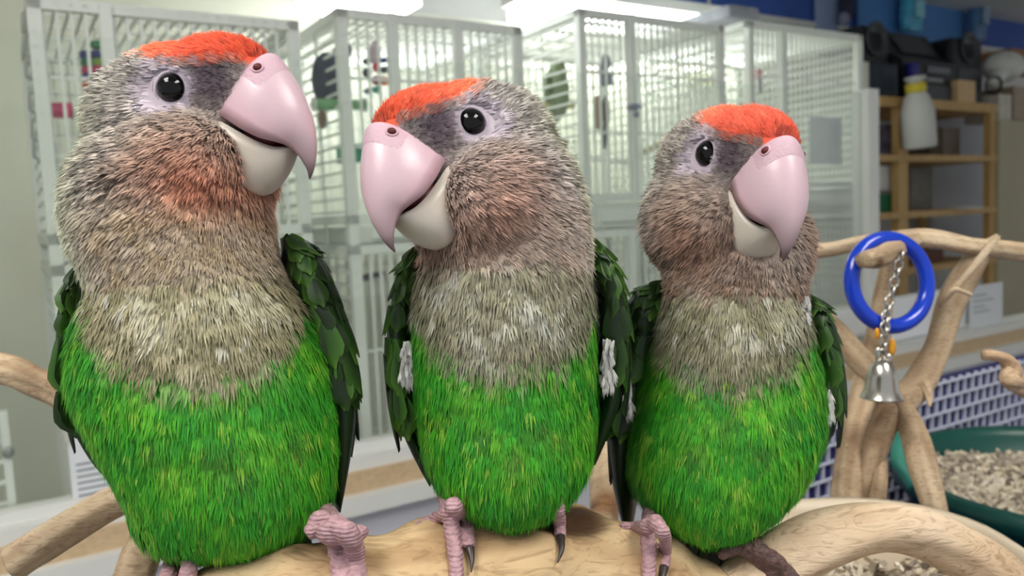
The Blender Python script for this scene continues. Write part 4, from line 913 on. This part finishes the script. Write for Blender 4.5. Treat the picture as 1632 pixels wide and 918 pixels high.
    Vb, Fb, Cb = beakmesh(LB, False); mesh('lower_beak', h2w(Vb), Fb, M_beak, root, True, Cb)
    Ve, Fe = ellipsoid((2.75, 0, -1.85), (.95, .85, .5), None, 20, 12); mesh('tongue', h2w(Ve), Fe, M_mouth, root)
    # cere: swollen skin band over the base of the upper beak
    Qs = spline(np.array([[a[0], a[1], b[0], b[1], w_] for a, b, w_ in UB]), 81); V = []; F = []; C = []; m = 26; i0, i1 = 5, 22; n_ = i1-i0+1
    for i in range(i0, i1+1):
        cx_, cz, tx, tz, w_ = Qs[i]; s_ = (i-i0)/(i1-i0); 
        for j in range(m+1):
            a = PI*(.16+.68*j/m); co_, si = math.cos(a), math.sin(a); e_ = math.sin(PI*s_)**.5*math.sin(PI*j/m)**.5
            sc = 1+.045*e_-.015; yy = w_*sc*co_; hh = max(si, 0)**.86*sc
            p = np.array((tx+(cx_-tx)*hh, yy, tz+(cz-tz)*hh)); nd = np.linalg.norm(p-np.array((3.05, math.copysign(.70, yy), .58)))
            p = p*(1-.0*nd); V.append(p); k = math.exp(-(nd/.4)**2); C.append(lin(np.array([205., 172, 184])*(1-.35*k)+np.array([196., 146, 160])*.35*k))
    for i in range(n_-1):
        for j in range(m): F.append((i*(m+1)+j, i*(m+1)+j+1, (i+1)*(m+1)+j+1, (i+1)*(m+1)+j))
    Vc = h2w(V); ce_ = mesh('cere', Vc, F, vcmat('cere skin', .55, .3, 0, .5, 900), root, True, np.array(C))
    bv = BVHTree.FromPolygons([tuple(v) for v in Vc], F)
    for s_ in (-1, 1):
        o_, d_ = h2w([3.3, s_*2.4, .72]), hdir([-.08, -s_*1., -.06]); d_ = d_/np.linalg.norm(d_); hit_ = bv.ray_cast(Vector(o_), Vector(d_))
        if hit_[0] is not None:
            pn = np.array(hit_[0]); nn = np.array(hit_[1]); nn = nn if nn@d_ < 0 else -nn
            nb_ = mesh('nostril', *ellipsoid(pn-nn*.0002, (.0016, .0016, .0014), None, 14, 8), M_nost, ce_)
            mesh('nostril_rim', *torus(pn-nn*.0001, .0019, .00045, nn, 24, 8), mat('nostril rim skin', (206, 168, 180), .6, .05, 200), nb_)
        en = np.array([.26, s_*1., .06]); en /= np.linalg.norm(en); ec = np.array([.21, s_*1.56, 0])
        Ve, Fe = ellipsoid(ec-en*.22, (.55, .55, .55), None, 32, 20); ey = mesh('eye', h2w(Ve), Fe, M_eye, root)
        ew = hdir(en); 
        mesh('eyelid', *torus(h2w(ec-en*.10), .0058, .0007, ew, 40, 10), M_lid, ey)
        mesh('eyelid_fold', *torus(h2w(ec-en*.20), .0073, .0008, ew, 40, 8), M_lid, ey)
    # ---- wings
    for (side, wr, zoff, whd) in wings:
        zc = torso[len(torso)//2][3]+zoff
        R_ = [(y, (xo-2*hw) if side > 0 else xo, xo if side > 0 else (xo+2*hw), zc+.5*i/len(wr), whd*(.35+.65*math.sin(PI*min(.95, (i+.5)/len(wr))))) for i, (y, xo, hw) in enumerate(wr)]
        rw = rows_px(R_, 24, PHI); Vw, Fw = loft(rw, 28, PHI)
        wg = mesh('wing', Vw, Fw, M_wing, root, True, np.tile(lin((22, 42, 18)), (len(Vw), 1)))
        wy0, wy1 = wr[0][0], wr[-1][0]
        Vg = Vw.reshape(24, 28, 3)
        def put(ti_, ang, kind, Lm, tilt):
            j = int(round(ang/(2*PI)*28)) % 28; i = int(ti_*23); i2 = min(i+(8 if kind == 'flight' else 2), 23)
            p = Vg[i, j]; d = Vg[i2, j]-p; c_ = Vg[i].mean(0); tg = Vg[i, (j+1) % 28]-Vg[i, (j-1) % 28]; nrm = np.cross(tg, d); nrm = nrm if nrm@(p-c_) > 0 else -nrm; nrm /= np.linalg.norm(nrm)+1e-9
            d = d/(np.linalg.norm(d)+1e-9)+rng.normal(size=3)*.06; nrm -= d*(nrm@d)/(d@d); nrm /= np.linalg.norm(nrm); d /= np.linalg.norm(d); d = d+nrm*tilt; d /= np.linalg.norm(d); nrm -= d*(nrm@d); nrm /= np.linalg.norm(nrm)
            x_ = np.cross(d, nrm); me_ = LEAF[kind][rng.integers(len(LEAF[kind]))]
            o = bpy.data.objects.new('wing_feather', me_); COL.objects.link(o); o.parent = wg
            p = p-np.array(root['_o'])+nrm*.0006
            o.matrix_local = Matrix([[x_[k]*Lm, d[k]*Lm, nrm[k]*Lm, p[k]] for k in range(3)]+[[0, 0, 0, 1]])
        # angles: 0 = image right, pi/2 = away, 3pi/2 = towards the camera
        base = 0 if side > 0 else PI; sg = -1 if side > 0 else 1
        for ti_ in (.52, .40):
            for k in range(4): put(ti_, base+sg*(-.35+.42*k), 'flight', (wy1-wy0)*zc/FPX*.01*rng.uniform(.36, .44)*(1 if ti_ > .5 else .9), .02)
        for r_, ti_ in enumerate((.56, .49, .42, .35, .28, .21, .14, .08, .03)):
            for k in range(9): put(ti_, base+sg*(-.5+.34*k+(.17 if r_ % 2 else 0)), 'covert', rng.uniform(.011, .014)*(1.35 if r_ < 3 else .95), .015)
    # ---- tail behind the log
    tb = np.array(trow[-6][0])+np.array([0, 0, 2.2])
    for k in range(6):
        me_ = LEAF['flight'][k % 2]; o = bpy.data.objects.new('tail_feather', me_); COL.objects.link(o); o.parent = root
        d = -_U+_F*.42+_R*(k-2.5)*.05; d /= np.linalg.norm(d); nrm = _F-d*(_F@d); nrm /= np.linalg.norm(nrm); x_ = np.cross(d, nrm); Lm = .085
        p = c2w(tb)+_R*(k-2.5)*.004-np.array(root['_o'])
        o.matrix_local = Matrix([[x_[i]*Lm*1.1, d[i]*Lm, nrm[i]*Lm, p[i]] for i in range(3)]+[[0, 0, 0, 1]])
    # ---- feet
    for ft in feet:
        V = []; F = []; claws = []
        last = ft.get('z', None)
        for toe in ft['toes']:
            P_ = []; R_ = []
            for (x, y, r, *dz) in toe['p']:
                d = logdepth(x, y)
                if d is None: d = last if last else at(*root_px)@np.array([0, 1, 0])
                else: last = d
                d = d-toe.get('lift', .6)*r*d/FPX; d += dz[0] if dz else 0; P_.append(at(x, y, d)); R_.append(r*d/FPX)
            n = 8*len(P_); Q = spline(np.c_[np.array(P_), np.array(R_)], n)
            rr = Q[:, 3]*(1+.06*np.sin(np.arange(n)*1.6)+.05*np.sin(np.arange(n)*.75)); rr[-1] *= .55; rr[-2] *= .85; rr[0] *= .7
            Vt, Ft = tube(Q[:, :3], rr, 16); n0 = len(V); V.extend(Vt.tolist()); F.extend([[i+n0 for i in f] for f in Ft])
            if 'claw' in toe:
                pc = [Q[-2, :3]]; rc = [toe['cr']*1.0]
                for (x, y) in toe['claw']:
                    d = logdepth(x, y) or last; pc.append(at(x, y, d-.0022)); rc.append(0)
                rc = np.linspace(toe['cr'], .12*toe['cr'], len(pc)); kz = last/FPX
                claws.append((np.array(pc), rc*kz))
        for (x, y, rx, ry, dz) in ft.get('palm', ()):
            d = (logdepth(x, y) or last)+dz; k_ = d/FPX; Vt, Ft = ellipsoid(at(x, y, d), (rx*k_, .6*rx*k_, ry*k_), None, 20, 12); n0 = len(V); V.extend(Vt.tolist()); F.extend([[i+n0 for i in f] for f in Ft])
        tm_ = bpy.data.meshes.new('tmp'); tm_.from_pydata([list(v) for v in V], [], F); ob = bpy.data.objects.new('tmp', tm_); COL.objects.link(ob)
        md = ob.modifiers.new('r', 'REMESH'); md.mode = 'VOXEL'; md.voxel_size = .0005; sm = ob.modifiers.new('s', 'SMOOTH'); sm.iterations = 9; sm.factor = .5
        em = bpy.data.meshes.new_from_object(ob.evaluated_get(bpy.context.evaluated_depsgraph_get())); bpy.data.objects.remove(ob)
        V = [v.co[:] for v in em.vertices]; F = [p_.vertices[:] for p_ in em.polygons]; bpy.data.meshes.remove(em)
        fo = mesh('foot', V, F, M_footd if ft.get('dark') else M_foot, root)
        for pc, rc in claws:
            Q = spline(np.c_[pc, rc], 14); mesh('claw', *tube(Q[:, :3], Q[:, 3], 12), M_claw, fo)
    return root

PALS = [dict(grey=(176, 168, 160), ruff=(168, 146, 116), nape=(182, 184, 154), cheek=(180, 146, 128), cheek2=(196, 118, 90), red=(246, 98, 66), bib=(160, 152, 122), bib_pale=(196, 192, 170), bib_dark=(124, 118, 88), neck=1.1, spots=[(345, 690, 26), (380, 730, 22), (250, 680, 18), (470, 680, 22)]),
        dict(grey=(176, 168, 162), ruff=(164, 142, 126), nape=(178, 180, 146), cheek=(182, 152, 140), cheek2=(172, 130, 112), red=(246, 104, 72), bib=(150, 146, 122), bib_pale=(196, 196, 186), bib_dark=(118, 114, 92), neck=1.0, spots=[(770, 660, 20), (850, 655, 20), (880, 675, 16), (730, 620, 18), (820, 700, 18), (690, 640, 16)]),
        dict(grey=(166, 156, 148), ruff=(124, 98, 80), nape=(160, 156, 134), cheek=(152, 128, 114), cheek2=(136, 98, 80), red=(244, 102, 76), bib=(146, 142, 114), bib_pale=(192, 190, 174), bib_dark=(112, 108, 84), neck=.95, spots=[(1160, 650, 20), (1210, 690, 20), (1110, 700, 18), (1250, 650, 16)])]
parrot(0, 'parrot in side view with an orange-tinged cheek, at the cut branch end', 75.7, .6, 2.9, (-11.72, -7.07, 29.58),
       [(225, 158, 330, 29.8, 1.8), (262, 124, 375, 29.8, 2.4), (300, 108, 412, 29.9, 2.9), (350, 104, 432, 30.0, 3.3), (400, 118, 438, 30.2, 3.6), (450, 142, 462, 30.6, 4.0), (520, 116, 516, 31, 4.6), (600, 108, 546, 31.2, 5.0), (690, 148, 546, 31.2, 5.0), (770, 194, 534, 31, 4.5), (820, 212, 516, 30.9, 3.7), (852, 262, 486, 30.8, 2.6), (868, 330, 430, 30.7, 1.2)],
       [(1, [(380, 470, 12), (400, 500, 26), (440, 523, 38), (500, 547, 42), (560, 562, 38), (640, 567, 32), (700, 562, 26), (760, 552, 18), (805, 543, 8)], 1.0, 2.6),
        (-1, [(428, 125, 8), (460, 108, 16), (520, 97, 20), (600, 97, 22), (660, 110, 20), (720, 142, 16), (758, 174, 6)], 1.0, 2.6)],
       [(90, 430), (140, 470), (165, 555), (240, 592), (330, 604), (400, 590), (455, 540), (482, 450), (560, 410)], 428,
       [dict(z=.29, palm=[(532, 848, 30, 22, .000), (512, 832, 22, 20, .006)], toes=[dict(p=[(500, 790, 20, .03), (520, 830, 22, .006), (538, 850, 22), (543, 885, 19), (546, 945, 18)]), dict(p=[(530, 835, 18, .004), (556, 852, 18), (567, 890, 16), (572, 945, 15)]), dict(p=[(530, 836, 18, .008), (560, 845, 12, .006), (576, 848, 11, .005), (584, 852, 9, .004)], lift=.2), dict(p=[(515, 832, 16, .008), (497, 846, 14, .005), (488, 853, 10, .004)], lift=.2)]),
        dict(z=.285, toes=[dict(p=[(306, 835, 15, .05), (292, 872, 16, .02), (276, 902, 16, .006), (258, 950, 15)]), dict(p=[(308, 850, 13, .05), (304, 888, 14, .016), (294, 945, 14, .003)])])],
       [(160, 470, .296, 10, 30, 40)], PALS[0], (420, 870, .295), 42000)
parrot(1, 'parrot whose hooked beak points towards its side-view neighbour, perched in the middle of the log', -47.8, -20.1, 14.4, (-2.19, -5.77, 30.57),
       [(300, 735, 905, 31.2, 2.2), (350, 698, 928, 31.4, 2.8), (410, 678, 934, 31.8, 3.3), (480, 664, 942, 32.2, 3.8), (560, 660, 948, 32.6, 4.2), (640, 666, 948, 32.8, 4.4), (715, 678, 942, 32.6, 4.2), (765, 700, 922, 32.4, 3.6), (800, 735, 888, 32.2, 2.6), (818, 780, 845, 32.0, 1.2)],
       [(-1, [(398, 664, 6), (430, 640, 16), (500, 619, 24), (580, 617, 26), (640, 628, 22), (700, 650, 18), (760, 685, 18), (802, 716, 10)], 1.0, 2.4),
        (1, [(385, 948, 8), (410, 970, 20), (460, 993, 26), (540, 1000, 26), (620, 992, 24), (690, 968, 18), (732, 950, 8)], 1.0, 2.4)],
       [(600, 420), (660, 480), (690, 540), (740, 575), (810, 585), (880, 570), (925, 525), (948, 450), (1000, 420)], 405,
       [dict(z=.30, palm=[(724, 816, 19, 11, .002)], toes=[dict(p=[(708, 775, 14, .03), (716, 812, 15, .003), (721, 850, 13), (726, 890, 12.5), (729, 945, 12)]), dict(p=[(720, 805, 15, .006), (740, 824, 12), (746, 850, 11), (749, 876, 9.5)], claw=[(752, 892), (751, 912)], cr=8), dict(p=[(716, 816, 12, .003), (688, 829, 10, .003), (660, 843, 8, .003)], lift=.3)]),
        dict(z=.30, toes=[dict(p=[(880, 765, 12, .02), (888, 804, 11.5), (892, 835, 10.5), (893, 858, 9)], claw=[(895, 876), (889, 897)], cr=8)])],
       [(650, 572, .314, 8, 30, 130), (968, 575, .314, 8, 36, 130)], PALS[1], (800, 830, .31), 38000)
parrot(2, 'parrot facing forward with a brown cheek ruff, perched beside the arched bleached branch', 17.0, -17.6, -2.3, (9.29, -5.48, 33.42),
       [(350, 1090, 1280, 34.3, 2.2), (400, 1068, 1290, 34.4, 2.8), (455, 1064, 1282, 34.8, 3.3), (520, 1048, 1290, 35.2, 3.9), (600, 1016, 1310, 35.6, 4.3), (680, 1000, 1312, 35.7, 4.5), (750, 1000, 1286, 35.6, 4.2), (805, 1034, 1240, 35.4, 3.4), (838, 1080, 1198, 35.2, 2.2), (858, 1120, 1165, 35.0, 1.0)],
       [(-1, [(452, 1048, 10), (465, 1015, 26), (500, 1000, 34), (580, 985, 36), (660, 966, 34), (740, 972, 24), (800, 984, 16), (836, 994, 8)], 1.0, 2.4),
        (1, [(472, 1292, 8), (490, 1312, 20), (540, 1333, 26), (600, 1343, 26), (660, 1336, 22), (710, 1316, 16), (747, 1296, 6)], 1.0, 2.4)],
       [(960, 470), (1040, 520), (1060, 560), (1100, 592), (1170, 608), (1240, 592), (1278, 545), (1300, 490), (1350, 460)], 452,
       [dict(z=.32, palm=[(1044, 842, 18, 11, .002)], toes=[dict(p=[(1040, 805, 14, .03), (1033, 845, 14), (1034, 880, 12.5), (1034, 945, 12)]), dict(p=[(1042, 830, 14, .008), (1058, 850, 11), (1061, 880, 9.5), (1058, 908, 8.5)], claw=[(1056, 920), (1054, 936)], cr=8), dict(p=[(1036, 838, 13), (1012, 840, 9), (988, 838, 6)], lift=.4)]),
        dict(z=.33, dark=True, toes=[dict(p=[(1172, 845, 14, .02), (1205, 876, 16), (1240, 900, 15), (1275, 940, 14)]), dict(p=[(1180, 870, 12), (1215, 895, 13), (1240, 930, 12)]), dict(p=[(1190, 872, 11), (1162, 878, 10), (1145, 888, 8)], lift=.4)])],
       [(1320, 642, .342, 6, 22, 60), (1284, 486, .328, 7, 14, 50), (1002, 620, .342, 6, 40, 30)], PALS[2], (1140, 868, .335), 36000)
for o in bpy.data.objects:
    if '_o' in o: del o['_o']
